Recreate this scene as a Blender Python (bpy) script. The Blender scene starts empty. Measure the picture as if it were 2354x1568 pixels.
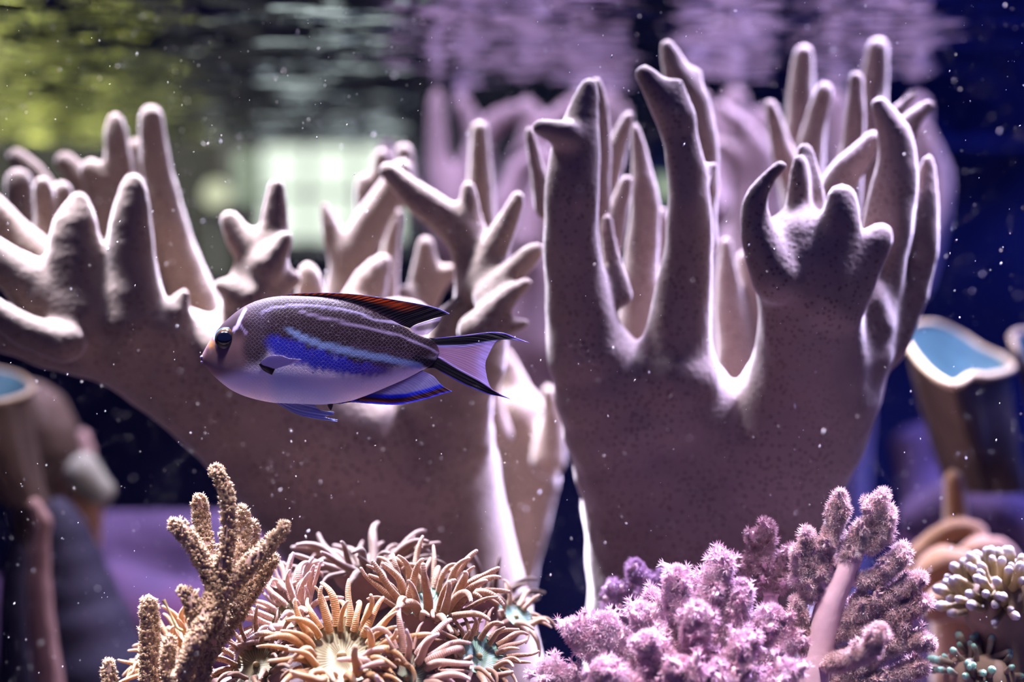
import bpy, math, random
import numpy as np
from mathutils import Vector, Matrix

sc = bpy.context.scene
COL = sc.collection
# ------------------------------------------------------------------ camera, world, lights, exposure
W, H = 2354, 1568
LENS = 70.0
F = W * LENS / 36.0                      # focal length in photo pixels
CZ = 0.30                                # camera height above the tank floor
SURF = 0.48                              # water level above the tank floor
FISH_D = 0.75

cam = bpy.data.cameras.new('camera'); cam.lens = LENS; cam.sensor_width = 36
cam.dof.use_dof = True; cam.dof.focus_distance = FISH_D + 0.004; cam.dof.aperture_fstop = 4.6
cam.clip_start = 0.02
co = bpy.data.objects.new('camera', cam); COL.objects.link(co)
co.location = (0, 0, CZ); co.rotation_euler = (math.pi/2, 0, 0)
sc.camera = co

wd = bpy.data.worlds.new('world'); sc.world = wd; wd.use_nodes = True
bg = wd.node_tree.nodes['Background']
bg.inputs[0].default_value = (0.13, 0.15, 1.0, 1); bg.inputs[1].default_value = 0.27

def area(name, loc, target, sx, sy, col, power, spread=180):
    l = bpy.data.lights.new(name, 'AREA'); l.shape = 'RECTANGLE'; l.size = sx; l.size_y = sy
    l.color = col; l.energy = power; l.spread = math.radians(spread)
    o = bpy.data.objects.new(name, l); COL.objects.link(o); o.location = loc
    o.rotation_euler = (Vector(target) - Vector(loc)).to_track_quat('-Z', 'Y').to_euler()
    return o
# lamps hung over the open tank
area('overhead_tank_lamp_white_offscreen', (-0.34, 1.16, 1.25), (-0.13, 0.94, 0.40), 0.6, 0.10, (0.86, 0.84, 1.0), 6.8, 24)
area('overhead_tank_lamp_violet_offscreen', (0.46, 1.16, 1.25), (0.20, 0.935, 0.40), 0.6, 0.10, (0.66, 0.60, 1.0), 8.0, 24)
area('overhead_tank_lamp_middle_offscreen', (0.05, 1.22, 1.20), (0.05, 1.26, 0.3), 0.8, 0.12, (0.76, 0.66, 1.0), 5, 60)
area('overhead_tank_lamp_front_offscreen', (0.08, 0.52, 1.15), (0.08, 0.715, 0.1), 0.7, 0.10, (1.0, 0.87, 0.92), 0.95, 12)
area('overhead_tank_lamp_back_offscreen', (0.08, 1.56, 1.36), (0.04, 0.90, 0.44), 1.3, 0.10, (0.78, 0.75, 1.0), 6.2, 20)
# blue lamp over the right end of the tank
area('overhead_tank_lamp_blue_offscreen', (1.0, 1.45, 1.0), (0.55, 1.7, 0.3), 0.5, 0.3, (0.10, 0.16, 1.0), 28)
# lamp of the room behind the rear glass
area('room_ceiling_lamp_offscreen', (-0.62, 2.00, 1.85), (-0.60, 2.45, 0.45), 0.5, 0.3, (1.0, 0.93, 0.70), 20, 50)

sc.view_settings.view_transform = 'Standard'
sc.view_settings.look = 'None'
sc.view_settings.gamma = 1
sc.view_settings.use_curve_mapping = False
sc.view_settings.exposure = 0.42
sc.cycles.use_denoising = True
sc.cycles.adaptive_threshold = 0.03
sc.cycles.caustics_reflective = False
sc.cycles.caustics_refractive = False
sc.cycles.max_bounces = 4
sc.cycles.diffuse_bounces = 2
sc.cycles.transparent_max_bounces = 8

rng = np.random.default_rng(7)
random.seed(7)

# ------------------------------------------------------------------ helpers
def P(x, y, d):
    """point at depth d (metres from the camera plane) seen at photo pixel x, y"""
    return np.array(((x - W/2) / F * d, d, CZ + (H/2 - y) / F * d))

WL = {}                                   # world position of each root
def tag(o, label=None, cat=None, group=None, kind=None):
    if label: o['label'] = label
    if cat: o['category'] = cat
    if group: o['group'] = group
    if kind: o['kind'] = kind
    return o

def thing(name, label, cat, loc, group=None):
    o = bpy.data.objects.new(name, None); COL.objects.link(o); o.location = tuple(loc)
    o.empty_display_size = 0.02
    WL[o] = np.array(loc, float)
    return tag(o, label, cat, group)

def base_of(parent):
    p = parent; off = np.zeros(3)
    while p is not None:
        if p in WL: return WL[p]
        p = p.parent
    return off

def raw_mesh(name, v, f, smooth=True, uv=None, col=None, normals=None):
    v = np.asarray(v, np.float32)
    me = bpy.data.meshes.new(name)
    if isinstance(f, np.ndarray):
        n = f.shape[1]; m = len(f)
        me.vertices.add(len(v)); me.vertices.foreach_set('co', v.ravel())
        me.loops.add(m*n); me.loops.foreach_set('vertex_index', f.astype(np.int32).ravel())
        me.polygons.add(m); me.polygons.foreach_set('loop_start', np.arange(0, m*n, n, dtype=np.int32))
        me.update(calc_edges=True)
    else:
        me.from_pydata([tuple(map(float, q)) for q in v], [], [tuple(q) for q in f])
    me.polygons.foreach_set('use_smooth', np.full(len(me.polygons), smooth))
    li = np.empty(len(me.loops), np.int32); me.loops.foreach_get('vertex_index', li)
    if uv is not None:
        lay = me.uv_layers.new(name='UVMap')
        lay.data.foreach_set('uv', np.asarray(uv, np.float32)[li].ravel())
    if col is not None:
        a = me.color_attributes.new('Col', 'FLOAT_COLOR', 'POINT')
        c = np.asarray(col, np.float32)
        if c.shape[1] == 3: c = np.hstack([c, np.ones((len(c), 1), np.float32)])
        a.data.foreach_set('color', c.ravel())
    if normals is not None:
        me.normals_split_custom_set_from_vertices(np.asarray(normals, np.float32).tolist())
    me.validate(clean_customdata=False) if False else None
    me.update()
    return me

def obj(name, v, f, mat, parent=None, **kw):
    """one mesh object from world coordinates"""
    v = np.asarray(v, float)
    b = base_of(parent) if parent is not None else v.mean(0) * np.array((1, 1, 0)) + np.array((0, 0, v[:, 2].min()))
    me = raw_mesh(name, v - b, f, **kw)
    me.materials.append(mat)
    o = bpy.data.objects.new(name, me); COL.objects.link(o)
    if parent is not None: o.parent = parent
    else: o.location = tuple(b); WL[o] = b
    return o

# ---- materials
class NT:
    def __init__(s, name):
        s.m = bpy.data.materials.new(name); s.m.use_nodes = True
        s.t = s.m.node_tree; s.t.nodes.clear()
        s.out = s.n('OutputMaterial')
    def n(s, k, **p):
        q = s.t.nodes.new('ShaderNode' + k)
        for a, b in p.items(): setattr(q, a, b)
        return q
    def set(s, sock, v):
        if hasattr(v, 'outputs'): v = v.outputs[0]
        if isinstance(v, bpy.types.NodeSocket): s.t.links.new(v, sock)
        else:
            if isinstance(v, (tuple, list)) and len(v) == 3 and sock.type == 'RGBA': v = (*v, 1)
            sock.default_value = v
    def math(s, op, a, b=0.0, c=None, clamp=False):
        q = s.n('Math', operation=op, use_clamp=clamp); s.set(q.inputs[0], a); s.set(q.inputs[1], b)
        if c is not None: s.set(q.inputs[2], c)
        return q
    def mix(s, f, a, b, mode='MIX'):
        q = s.n('Mix', data_type='RGBA', blend_type=mode)
        s.set(q.inputs[0], f); s.set(q.inputs[6], a); s.set(q.inputs[7], b)
        return q.outputs[2]
    def ramp(s, f, stops):
        q = s.n('ValToRGB'); e = q.color_ramp.elements
        while len(e) < len(stops): e.new(0.5)
        for i, (p, c) in enumerate(stops):
            e[i].position = p; e[i].color = (*c, 1) if len(c) == 3 else c
        s.set(q.inputs[0], f); return q.outputs[0]
    def coord(s, k='Object'): return s.n('TexCoord').outputs[k]
    def noise(s, scale, detail=3, vec=None, rough=0.5):
        q = s.n('TexNoise'); q.inputs['Scale'].default_value = scale; q.inputs['Detail'].default_value = detail
        q.inputs['Roughness'].default_value = rough
        s.set(q.inputs['Vector'], vec if vec is not None else s.coord()); return q.outputs[0]
    def voro(s, scale, vec=None, feature='F1', rnd=1.0):
        q = s.n('TexVoronoi', feature=feature); q.inputs['Scale'].default_value = scale
        q.inputs['Randomness'].default_value = rnd
        s.set(q.inputs['Vector'], vec if vec is not None else s.coord()); return q.outputs[0]
    def bump(s, h, strength=0.5, dist=0.001):
        q = s.n('Bump'); q.inputs['Strength'].default_value = strength; q.inputs['Distance'].default_value = dist
        s.set(q.inputs['Height'], h); return q.outputs[0]
    def bsdf(s, col, rough=0.7, spec=0.3, normal=None, sheen=0.0, sheen_tint=(1, 1, 1), emit=None, emits=0, coat=0.0):
        q = s.n('BsdfPrincipled'); s.set(q.inputs['Base Color'], col); s.set(q.inputs['Roughness'], rough)
        q.inputs['Specular IOR Level'].default_value = spec
        q.inputs['Sheen Weight'].default_value = sheen; q.inputs['Sheen Roughness'].default_value = 0.35
        q.inputs['Sheen Tint'].default_value = (*sheen_tint, 1)
        q.inputs['Coat Weight'].default_value = coat
        if emit is not None:
            s.set(q.inputs['Emission Color'], emit); q.inputs['Emission Strength'].default_value = emits
        if normal is not None: s.set(q.inputs['Normal'], normal)
        return q.outputs[0]
    def end(s, sh): s.t.links.new(sh, s.out.inputs[0]); return s.m

def mat_leather(name, c1, c2, dot, dots=360.0, sheen=0.5):
    t = NT(name)
    n1 = t.noise(16, 2); n2 = t.noise(420, 1)
    base = t.ramp(n1, [(0.35, c1), (0.68, c2)])
    vd = t.voro(dots, rnd=0.8)
    m = t.ramp(vd, [(0.18, (1, 1, 1)), (0.36, (0, 0, 0))])
    sel = t.ramp(t.noise(30, 1), [(0.30, (0.1, 0.1, 0.1)), (0.55, (1, 1, 1))])
    f = t.math('MULTIPLY', m, sel)
    f2 = t.math('MULTIPLY', f, 0.8)
    col = t.mix(f2, base, dot)
    return t.end(t.bsdf(col, 0.8, 0.25, t.bump(n2, 0.6, 0.0006), sheen=sheen, sheen_tint=(1, 0.92, 0.95)))

def mat_simple(name, c1, c2, scale=60, rough=0.75, bump=0.4, bd=0.001, spec=0.25, sheen=0.0, coat=0.0):
    t = NT(name); n = t.noise(scale, 5)
    return t.end(t.bsdf(t.ramp(n, [(0.3, c1), (0.7, c2)]), rough, spec, t.bump(n, bump, bd), sheen=sheen, coat=coat))

def mat_rock(name, c1, c2, c3, scale=14):
    t = NT(name); n = t.noise(scale, 8, rough=0.65); v = t.noise(scale*0.45, 3)
    col = t.mix(t.ramp(v, [(0.45, (0, 0, 0)), (0.6, (1, 1, 1))]), t.ramp(n, [(0.3, c1), (0.7, c2)]), c3)
    return t.end(t.bsdf(col, 0.9, 0.15, t.bump(n, 0.8, 0.01)))

M = {}
M['leather'] = mat_leather('leather_tan', (0.145, 0.108, 0.092), (0.205, 0.152, 0.122), (0.07, 0.04, 0.032))
M['leather_b'] = mat_leather('leather_brown', (0.165, 0.12, 0.110), (0.22, 0.165, 0.15), (0.065, 0.035, 0.03), 420)
M['leather_back'] = mat_leather('leather_pale', (0.27, 0.19, 0.22), (0.36, 0.26, 0.30), (0.2, 0.13, 0.15), 150)
M['rock_dark'] = mat_rock('rock_dark', (0.05, 0.04, 0.05), (0.14, 0.10, 0.10), (0.16, 0.08, 0.14))
M['rock_purple'] = mat_rock('rock_purple', (0.06, 0.04, 0.09), (0.12, 0.08, 0.16), (0.13, 0.05, 0.10))
M['sand'] = mat_rock('sand', (0.030, 0.026, 0.032), (0.055, 0.045, 0.05), (0.05, 0.035, 0.06), 60)

# ---- geometry kernels
def catmull(pts, n):
    pts = np.asarray(pts, float)
    if len(pts) == 2:
        t = np.linspace(0, 1, n)[:, None]; return pts[0]*(1-t) + pts[1]*t
    q = np.vstack([2*pts[0]-pts[1], pts, 2*pts[-1]-pts[-2]])
    u = np.linspace(0, len(pts)-1-1e-9, n); i = u.astype(int); t = (u-i)[:, None]
    a, b, c, d = q[i], q[i+1], q[i+2], q[i+3]
    return 0.5*((2*b) + (-a+c)*t + (2*a-5*b+4*c-d)*t*t + (-a+3*b-3*c+d)*t**3)

def frames(c):
    tan = np.gradient(c, axis=0); tan /= np.linalg.norm(tan, axis=1)[:, None] + 1e-12
    up = np.array((0.0, 0, 1)) if abs(tan[0][2]) < 0.9 else np.array((1.0, 0, 0))
    x = np.cross(up, tan[0]); x /= np.linalg.norm(x)
    X = []
    for t in tan:
        x = x - t*np.dot(x, t); x /= np.linalg.norm(x) + 1e-12; X.append(x)
    X = np.array(X); return tan, X, np.cross(tan, X)

def tube(path, radii, sides=10, cap=True):
    """swept tube with rounded tip; returns verts, quads/tris list, uv"""
    c = np.asarray(path, float); r = np.asarray(radii, float)
    if cap:
        tan = (c[-1]-c[-2]); tan /= np.linalg.norm(tan) + 1e-12
        e = [(0.5, 0.86), (0.86, 0.5), (0.98, 0.15)]
        c = np.vstack([c] + [c[-1]+tan*r[-1]*a for a, _ in e]); r = np.concatenate([r, [r[-1]*b for _, b in e]])
    _, X, Y = frames(c)
    a = np.linspace(0, 2*np.pi, sides, endpoint=False)
    v = (c[:, None] + r[:, None, None]*(X[:, None]*np.cos(a)[None, :, None] + Y[:, None]*np.sin(a)[None, :, None])).reshape(-1, 3)
    n = len(c); i, j = np.meshgrid(np.arange(n-1), np.arange(sides), indexing='ij'); j2 = (j+1) % sides
    f = np.stack([i*sides+j, i*sides+j2, (i+1)*sides+j2, (i+1)*sides+j], -1).reshape(-1, 4)
    L = np.concatenate([[0], np.cumsum(np.linalg.norm(np.diff(c, axis=0), axis=1))]); L /= L[-1]
    uv = np.stack([np.tile(a/(2*np.pi), n), np.repeat(L, sides)], -1)
    return v, f, uv

def ellipsoid(c, r, nu=14, nv=9, rot=None):
    th = np.linspace(0, np.pi, nv)[1:-1]; ph = np.linspace(0, 2*np.pi, nu, endpoint=False)
    v = [(0, 0, 1)] + [(math.sin(t)*math.cos(p), math.sin(t)*math.sin(p), math.cos(t)) for t in th for p in ph] + [(0, 0, -1)]
    v = np.array(v)*np.array(r)
    if rot is not None: v = v @ np.array(rot).T
    f = []; k = len(th)
    for j in range(nu): f.append((0, 1+j, 1+(j+1) % nu))
    for i in range(k-1):
        for j in range(nu): f.append((1+i*nu+j, 1+(i+1)*nu+j, 1+(i+1)*nu+(j+1) % nu, 1+i*nu+(j+1) % nu))
    l = len(v)-1
    for j in range(nu): f.append((l, 1+(k-1)*nu+(j+1) % nu, 1+(k-1)*nu+j))
    return v+np.array(c), f

def join(parts):
    V, Fc, o = [], [], 0
    for v, f in parts:
        V.append(np.asarray(v, float)); Fc += [tuple(int(i)+o for i in q) for q in f]; o += len(v)
    return np.vstack(V), Fc

def wobble(p, s, seed):
    """smooth pseudo noise in [-1,1] at points p (...,3)"""
    r = np.random.default_rng(seed); out = 0
    for i in range(5):
        k = r.normal(size=3); k *= s*(1+0.5*i)/np.linalg.norm(k)
        out = out + np.sin(p @ k + r.uniform(0, 6.28)) * (0.9 ** i)
    return out/3.0

def sdf_mesh(segs, vox, k, wob=(0.0, 50.0), seed=1):
    """smooth union of round cones -> surface nets mesh. segs: (a, b, ra, rb, id)"""
    A = np.array([s[0] for s in segs]); B = np.array([s[1] for s in segs]); R = np.array([max(s[2], s[3]) for s in segs])
    pad = R[:, None]+3*vox+k
    lo = np.minimum(A-pad, B-pad).min(0); hi = np.maximum(A+pad, B+pad).max(0)
    n = np.ceil((hi-lo)/vox).astype(int)+1
    f = np.full(n, 0.05, np.float32); best = np.full(n, 9.0, np.float32); ids = np.zeros(n, np.int16)
    ax = [lo[i]+vox*np.arange(n[i]) for i in range(3)]
    groups = {}
    for q in segs: groups.setdefault(q[5] if len(q) > 5 else id(q), []).append(q)
    for gs in groups.values():             # hard union along one limb, soft union between limbs
        kg = gs[0][6] if len(gs[0]) > 6 else k
        ga = np.array([np.minimum(q[0], q[1])-max(q[2], q[3]) for q in gs]).min(0)-kg-2*vox
        gb = np.array([np.maximum(q[0], q[1])+max(q[2], q[3]) for q in gs]).max(0)+kg+2*vox
        l = np.maximum(np.floor((ga-lo)/vox).astype(int), 0); h = np.minimum(np.ceil((gb-lo)/vox).astype(int)+1, n)
        sl = tuple(slice(l[i], h[i]) for i in range(3))
        d = np.full(tuple(h-l), 0.06, np.float32)
        for q in gs:
            a = np.asarray(q[0], np.float32); ab = np.asarray(q[1], np.float32)-a; m = max(q[2], q[3])+kg+2*vox
            l2 = np.maximum(np.floor((np.minimum(q[0], q[1])-m-lo)/vox).astype(int), l)
            h2 = np.minimum(np.ceil((np.maximum(q[0], q[1])+m-lo)/vox).astype(int)+1, h)
            X, Y, Z = [(ax[i][l2[i]:h2[i]]-a[i]).astype(np.float32).reshape([-1 if j == i else 1 for j in range(3)]) for i in range(3)]
            t = np.clip((X*ab[0]+Y*ab[1]+Z*ab[2])/max(float(ab @ ab), 1e-12), 0, 1)
            e = np.sqrt((X-t*ab[0])**2+(Y-t*ab[1])**2+(Z-t*ab[2])**2)-(q[2]+(q[3]-q[2])*t)
            dl = d[tuple(slice(l2[i]-l[i], h2[i]-l[i]) for i in range(3))]
            np.minimum(dl, e, out=dl)
        s = f[sl]; hh = np.clip(kg-np.abs(s-d), 0, None)/kg
        f[sl] = np.minimum(s, d)-hh*hh*kg*0.25
        mm = d < best[sl]; best[sl] = np.where(mm, d, best[sl]); w = ids[sl]; w[mm] = gs[0][4]
    if wob[0]:
        near = np.abs(f) < 4*vox+wob[0]
        idx = np.argwhere(near); pts = lo+idx*vox
        f[near] += (wob[0]*wobble(pts, wob[1], seed)).astype(np.float32)
    ins = f < 0
    c8 = [ins[i:n[0]-1+i, j:n[1]-1+j, q:n[2]-1+q] for i in (0, 1) for j in (0, 1) for q in (0, 1)]
    cnt = sum(c.astype(np.int8) for c in c8)
    act = (cnt > 0) & (cnt < 8)
    ci = np.argwhere(act); vid = np.full(act.shape, -1, np.int32); vid[act] = np.arange(len(ci))
    acc = np.zeros((len(ci), 3)); num = np.zeros(len(ci))
    cor = [(i, j, q) for i in (0, 1) for j in (0, 1) for q in (0, 1)]
    fv = {c: f[ci[:, 0]+c[0], ci[:, 1]+c[1], ci[:, 2]+c[2]] for c in cor}
    for c in cor:
        for axn in range(3):
            if c[axn] == 0:
                e = list(c); e[axn] = 1; e = tuple(e)
                x, y = fv[c], fv[e]; cr = (x < 0) != (y < 0)
                t = np.where(cr, x/np.where(cr, x-y, 1), 0)
                p = np.array(c, float)[None]+t[:, None]*(np.array(e)-np.array(c))
                acc += np.where(cr[:, None], p, 0); num += cr
    v = lo+(ci+acc/num[:, None])*vox
    quads = []
    for axn in range(3):
        o1, o2 = (axn+1) % 3, (axn+2) % 3
        s0 = [slice(None)]*3; s1 = [slice(None)]*3
        s0[axn] = slice(0, n[axn]-1); s1[axn] = slice(1, n[axn])
        for o in (o1, o2): s0[o] = slice(1, n[o]-1); s1[o] = slice(1, n[o]-1)
        a = ins[tuple(s0)]; b = ins[tuple(s1)]
        e = np.argwhere(a != b); sgn = a[tuple(e.T)]
        e = e.copy(); e[:, o1] += 1; e[:, o2] += 1
        def cell(d1, d2):
            q = e.copy(); q[:, o1] += d1; q[:, o2] += d2; return vid[q[:, 0], q[:, 1], q[:, 2]]
        q = np.stack([cell(-1, -1), cell(0, -1), cell(0, 0), cell(-1, 0)], -1)
        q[~sgn] = q[~sgn][:, ::-1]
        quads.append(q)
    quads = np.vstack(quads)
    quads = quads[(quads >= 0).all(1)]
    for _ in range(6):                     # light relaxation
        a2 = np.zeros_like(v); c2 = np.zeros(len(v))
        for s in range(4):
            x, y = quads[:, s], quads[:, (s+1) % 4]
            for d in range(3):
                a2[:, d] += np.bincount(x, v[y, d], len(v)) + np.bincount(y, v[x, d], len(v))
            c2 += np.bincount(x, minlength=len(v)) + np.bincount(y, minlength=len(v))
        v = 0.5*v+0.5*a2/np.maximum(c2, 1)[:, None]
    p = v[quads]; fn = np.cross(p[:, 2]-p[:, 0], p[:, 3]-p[:, 1])
    vn = np.zeros_like(v)
    for s in range(4):
        for d in range(3): vn[:, d] += np.bincount(quads[:, s], fn[:, d], len(v))
    vn /= np.linalg.norm(vn, axis=1)[:, None]+1e-12
    gi = np.clip(np.round((v-lo)/vox).astype(int), 0, n-1)
    return v, quads, vn, ids[gi[:, 0], gi[:, 1], gi[:, 2]]

def px_segs(spec, pid):
    """spec: list of (x, y, r, d) photo pixels + depth -> metric round cones"""
    out = []
    for (x0, y0, r0, d0), (x1, y1, r1, d1) in zip(spec[:-1], spec[1:]):
        out.append((P(x0, y0, d0), P(x1, y1, d1), r0*d0/F, r1*d1/F, pid))
    return out

def colony(name, label, cat, mat, prims, vox=0.0013, k=0.010, wob=(0.0006, 160.0), seed=1, group=None, base=None, part_names=None):
    """a branching soft coral grown as one smooth skin, cut into its stalk and fingers.
       prims: (part, depth, [(x, y, r) or (x, y, r, d)...])"""
    segs = []
    for i, (pn, d, pts) in enumerate(prims):
        pts = [q if len(q) == 4 else (*q, d) for q in pts]
        pid = 0 if pn in ('stalk',) else i+1
        arr = np.array(pts, float); nn = max(2, 2*(len(pts)-1)+1)
        fine = catmull(arr, nn) if len(pts) > 2 else arr
        fine[:, 2] = np.maximum(fine[:, 2], arr[:, 2].min())
        segs += [(*q, i, k*1.5 if pid == 0 else k) for q in px_segs([tuple(w) for w in fine], pid)]
    v, f, vn, ids = sdf_mesh(segs, vox, k, wob, seed)
    if base is None: base = (v[:, 0].mean(), v[:, 1].mean(), v[:, 2].min())
    root = thing(name, label, cat, base, group)
    fid = ids[f]; fid = np.sort(fid, axis=1)[:, 1]
    for pid in np.unique(fid):
        sel = f[fid == pid]
        if len(sel) < 12: continue
        u, inv = np.unique(sel, return_inverse=True)
        nm = 'stalk' if pid == 0 else prims[pid-1][0]
        obj(nm, v[u], inv.reshape(-1, 4), mat, root, normals=vn[u])
    return root

# ------------------------------------------------------------------ the tank
def box(lo, hi):
    x0, y0, z0 = lo; x1, y1, z1 = hi
    v = [(x0,y0,z0),(x1,y0,z0),(x1,y1,z0),(x0,y1,z0),(x0,y0,z1),(x1,y0,z1),(x1,y1,z1),(x0,y1,z1)]
    f = [(0,3,2,1),(4,5,6,7),(0,1,5,4),(1,2,6,5),(2,3,7,6),(3,0,4,7)]
    return np.array(v, float), f
def struct(name, lo, hi, mat, parent=None):
    v, f = box(lo, hi); o = obj(name, v, f, mat, parent, smooth=False)
    if parent is None: o['kind'] = 'structure'
    return o

t = NT('tank_wall'); n = t.noise(5, 4)
M['wall'] = t.end(t.bsdf(t.ramp(n, [(0.3, (0.012, 0.014, 0.040)), (0.75, (0.026, 0.030, 0.085))]), 0.9, 0.02))
M['room'] = mat_simple('room_wall', (0.004, 0.004, 0.005), (0.008, 0.007, 0.006), 4)
M['frame'] = mat_simple('window_frame', (0.03, 0.03, 0.035), (0.05, 0.05, 0.05), 20)
BACK = 1.80
XO = P(1790, 0, BACK)[0]                  # right end of the rear viewing window
ZB = P(0, 640, BACK)[2]                   # its lower edge
struct('floor', (-1.3, -0.1, -0.03), (1.3, BACK, 0.0), M['sand'])
struct('wall_left', (-1.33, -0.1, 0.0), (-1.30, BACK, 0.62), M['wall'])
struct('wall_right', (1.30, -0.1, 0.0), (1.33, BACK, 0.62), M['wall'])
v, f = join([box((XO, BACK, 0), (1.30, BACK+0.03, 0.62)), box((-1.30, BACK, 0), (XO, BACK+0.03, ZB))])
o = obj('wall_back', v, f, M['wall'], smooth=False); o['kind'] = 'structure'
t = NT('clear_glass')
fr = t.n('Fresnel'); fr.inputs[0].default_value = 1.12
tr = t.n('BsdfTransparent'); tr.inputs[0].default_value = (0.93, 0.97, 0.95, 1)
gl = t.n('BsdfGlossy'); gl.inputs['Roughness'].default_value = 0.02
mx = t.n('MixShader'); t.set(mx.inputs[0], fr.outputs[0]); t.set(mx.inputs[1], tr.outputs[0]); t.set(mx.inputs[2], gl.outputs[0])
M['glass'] = t.end(mx.outputs[0])
w1 = struct('window_1', (-1.30, BACK+0.008, ZB), (XO, BACK+0.018, 0.62), M['glass'])

# water surface with small waves, seen from below
t = NT('water_surface')
fr = t.n('Fresnel'); fr.inputs[0].default_value = 1.33
tr = t.n('BsdfTransparent'); gl = t.n('BsdfGlossy'); gl.inputs['Roughness'].default_value = 0.01
gl.inputs['Color'].default_value = (0.70, 0.72, 0.84, 1)
mp = t.n('Mapping'); t.set(mp.inputs[0], t.coord()); mp.inputs['Scale'].default_value = (0.75, 1.0, 1.0)
t.set(gl.inputs['Normal'], t.bump(t.noise(34, 1, mp.outputs[0], 0.5), 1.0, 0.0085))
mx = t.n('MixShader'); t.set(mx.inputs[0], fr.outputs[0]); t.set(mx.inputs[1], tr.outputs[0]); t.set(mx.inputs[2], gl.outputs[0])
M['water'] = t.end(mx.outputs[0])
nx, ny = 310, 230
gx, gy = np.meshgrid(np.linspace(-1.298, 1.298, nx), np.linspace(-0.09, BACK-0.002, ny), indexing='ij')
gz = np.full_like(gx, SURF)
r2 = np.random.default_rng(3)
for i in range(46):
    lam = r2.uniform(0.022, 0.16); ang = r2.normal(math.pi/2, 0.75); kk = 2*math.pi/lam
    gz += 0.00105*lam**0.9*1.1*np.sin(kk*(gx*math.cos(ang)+gy*math.sin(ang))+r2.uniform(0, 6.28))
v = np.stack([gx, gy, gz], -1).reshape(-1, 3)
i, j = np.meshgrid(np.arange(nx-1), np.arange(ny-1), indexing='ij')
f = np.stack([i*ny+j, (i+1)*ny+j, (i+1)*ny+j+1, i*ny+j+1], -1).reshape(-1, 4)
o = obj('water_surface', v, f, M['water'])
tag(o, 'rippled underside of the water surface mirroring the corals', 'water', kind='stuff')

# ------------------------------------------------------------------ the room behind the rear glass
RY = 2.75
struct('floor_room', (-1.6, BACK+0.05, -0.60), (1.6, RY, -0.57), M['room'])
struct('wall_room', (-1.6, RY, -0.6), (1.6, RY+0.03, 1.6), M['room'])
t = NT('daylight_pane'); t.n
em = t.n('Emission'); em.inputs[0].default_value = (0.90, 0.95, 0.84, 1); em.inputs[1].default_value = 1.0
M['daylight'] = t.end(em.outputs[0])
t = NT('daylight_pane_soft')
em = t.n('Emission'); em.inputs[0].default_value = (0.72, 0.82, 0.62, 1); em.inputs[1].default_value = 0.5
M['daylight_soft'] = t.end(em.outputs[0])
def lit_window(name, x0, x1, y0, y1, cols, rows, mat):
    a = P(x0, y1, RY); b = P(x1, y0, RY); y = RY-0.012
    fr = obj(name, *box((a[0]-0.012, y-0.006, a[2]-0.012), (b[0]+0.012, RY-0.001, b[2]+0.012)), M['frame'], smooth=False)
    fr['kind'] = 'structure'
    WL[fr] = np.array(fr.location)
    for c in range(cols):
        for r in range(rows):
            g = 0.004
            xx0 = a[0]+(b[0]-a[0])*c/cols+g; xx1 = a[0]+(b[0]-a[0])*(c+1)/cols-g
            zz0 = a[2]+(b[2]-a[2])*r/rows+g; zz1 = a[2]+(b[2]-a[2])*(r+1)/rows-g
            obj('pane', *box((xx0, y-0.010, zz0), (xx1, y-0.0055, zz1)), mat, fr, smooth=False)
lit_window('window_2', 600, 930, 335, 560, 3, 2, M['daylight'])
lit_window('window_3', 540, 596, 352, 470, 1, 2, M['daylight_soft'])
lit_window('window_4', 1490, 1720, 405, 460, 3, 1, M['daylight_soft'])

# globe lamp in the room
c = P(497, 446, 2.45)
t = NT('globe_glow'); em = t.n('Emission'); em.inputs[0].default_value = (0.9, 0.88, 0.62, 1); em.inputs[1].default_value = 0.75
M['globe'] = t.end(em.outputs[0])
g = thing('globe_lamp', 'round glowing globe lamp standing behind the rear glass', 'lamp', (c[0], c[1], -0.57))
obj('globe', *ellipsoid(c, (0.016, 0.016, 0.016)), M['globe'], g)
v, f, uv = tube(np.array([(c[0], c[1], -0.56), (c[0], c[1], c[2]-0.015)]), [0.004, 0.004], 8)
obj('pole', v, f, M['frame'], g)
v, f, uv = tube(np.array([(c[0], c[1], -0.57), (c[0], c[1], -0.562)]), [0.06, 0.055], 20)
obj('base', v, f, M['frame'], g)

# leafy plant in the room
t = NT('lime_leaf'); n = t.noise(30, 3)
M['leaf'] = t.end(t.bsdf(t.ramp(n, [(0.3, (0.20, 0.21, 0.04)), (0.7, (0.36, 0.36, 0.09))]), 0.5, 0.4))
M['pot'] = mat_simple('clay_pot', (0.10, 0.07, 0.05), (0.16, 0.10, 0.07), 30)
pc = P(120, 430, 2.45)
plant = thing('potted_plant', 'lime green leafy plant in a dark pot behind the rear glass', 'plant', (pc[0], pc[1], -0.57))
ring = [(0.10, 0), (0.15, 0.02), (0.17, 0.20), (0.18, 0.26), (0.165, 0.26), (0.15, 0.22)]
V = np.array([(pc[0]+r*math.cos(a), pc[1]+r*math.sin(a), -0.57+z) for r, z in ring for a in np.linspace(0, 2*np.pi, 24, endpoint=False)])
Fq = [(i*24+j, i*24+(j+1) % 24, (i+1)*24+(j+1) % 24, (i+1)*24+j) for i in range(len(ring)-1) for j in range(24)]
obj('pot', V, Fq + [tuple(range(5*24, 6*24))], M['pot'], plant)
lw = np.array([0, 0.5, 0.9, 1.0, 0.8, 0.4, 0.03]); ls = np.linspace(0, 1, 7)
LV = []; 
for s_, w_ in zip(ls, lw):
    for q in (-1, 0, 1): LV.append((q*w_*0.26, s_, -0.25*s_*s_+0.05*abs(q)*w_))
LV = np.array(LV); LF = [(i*3+j, i*3+j+1, (i+1)*3+j+1, (i+1)*3+j) for i in range(6) for j in range(2)]
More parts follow.
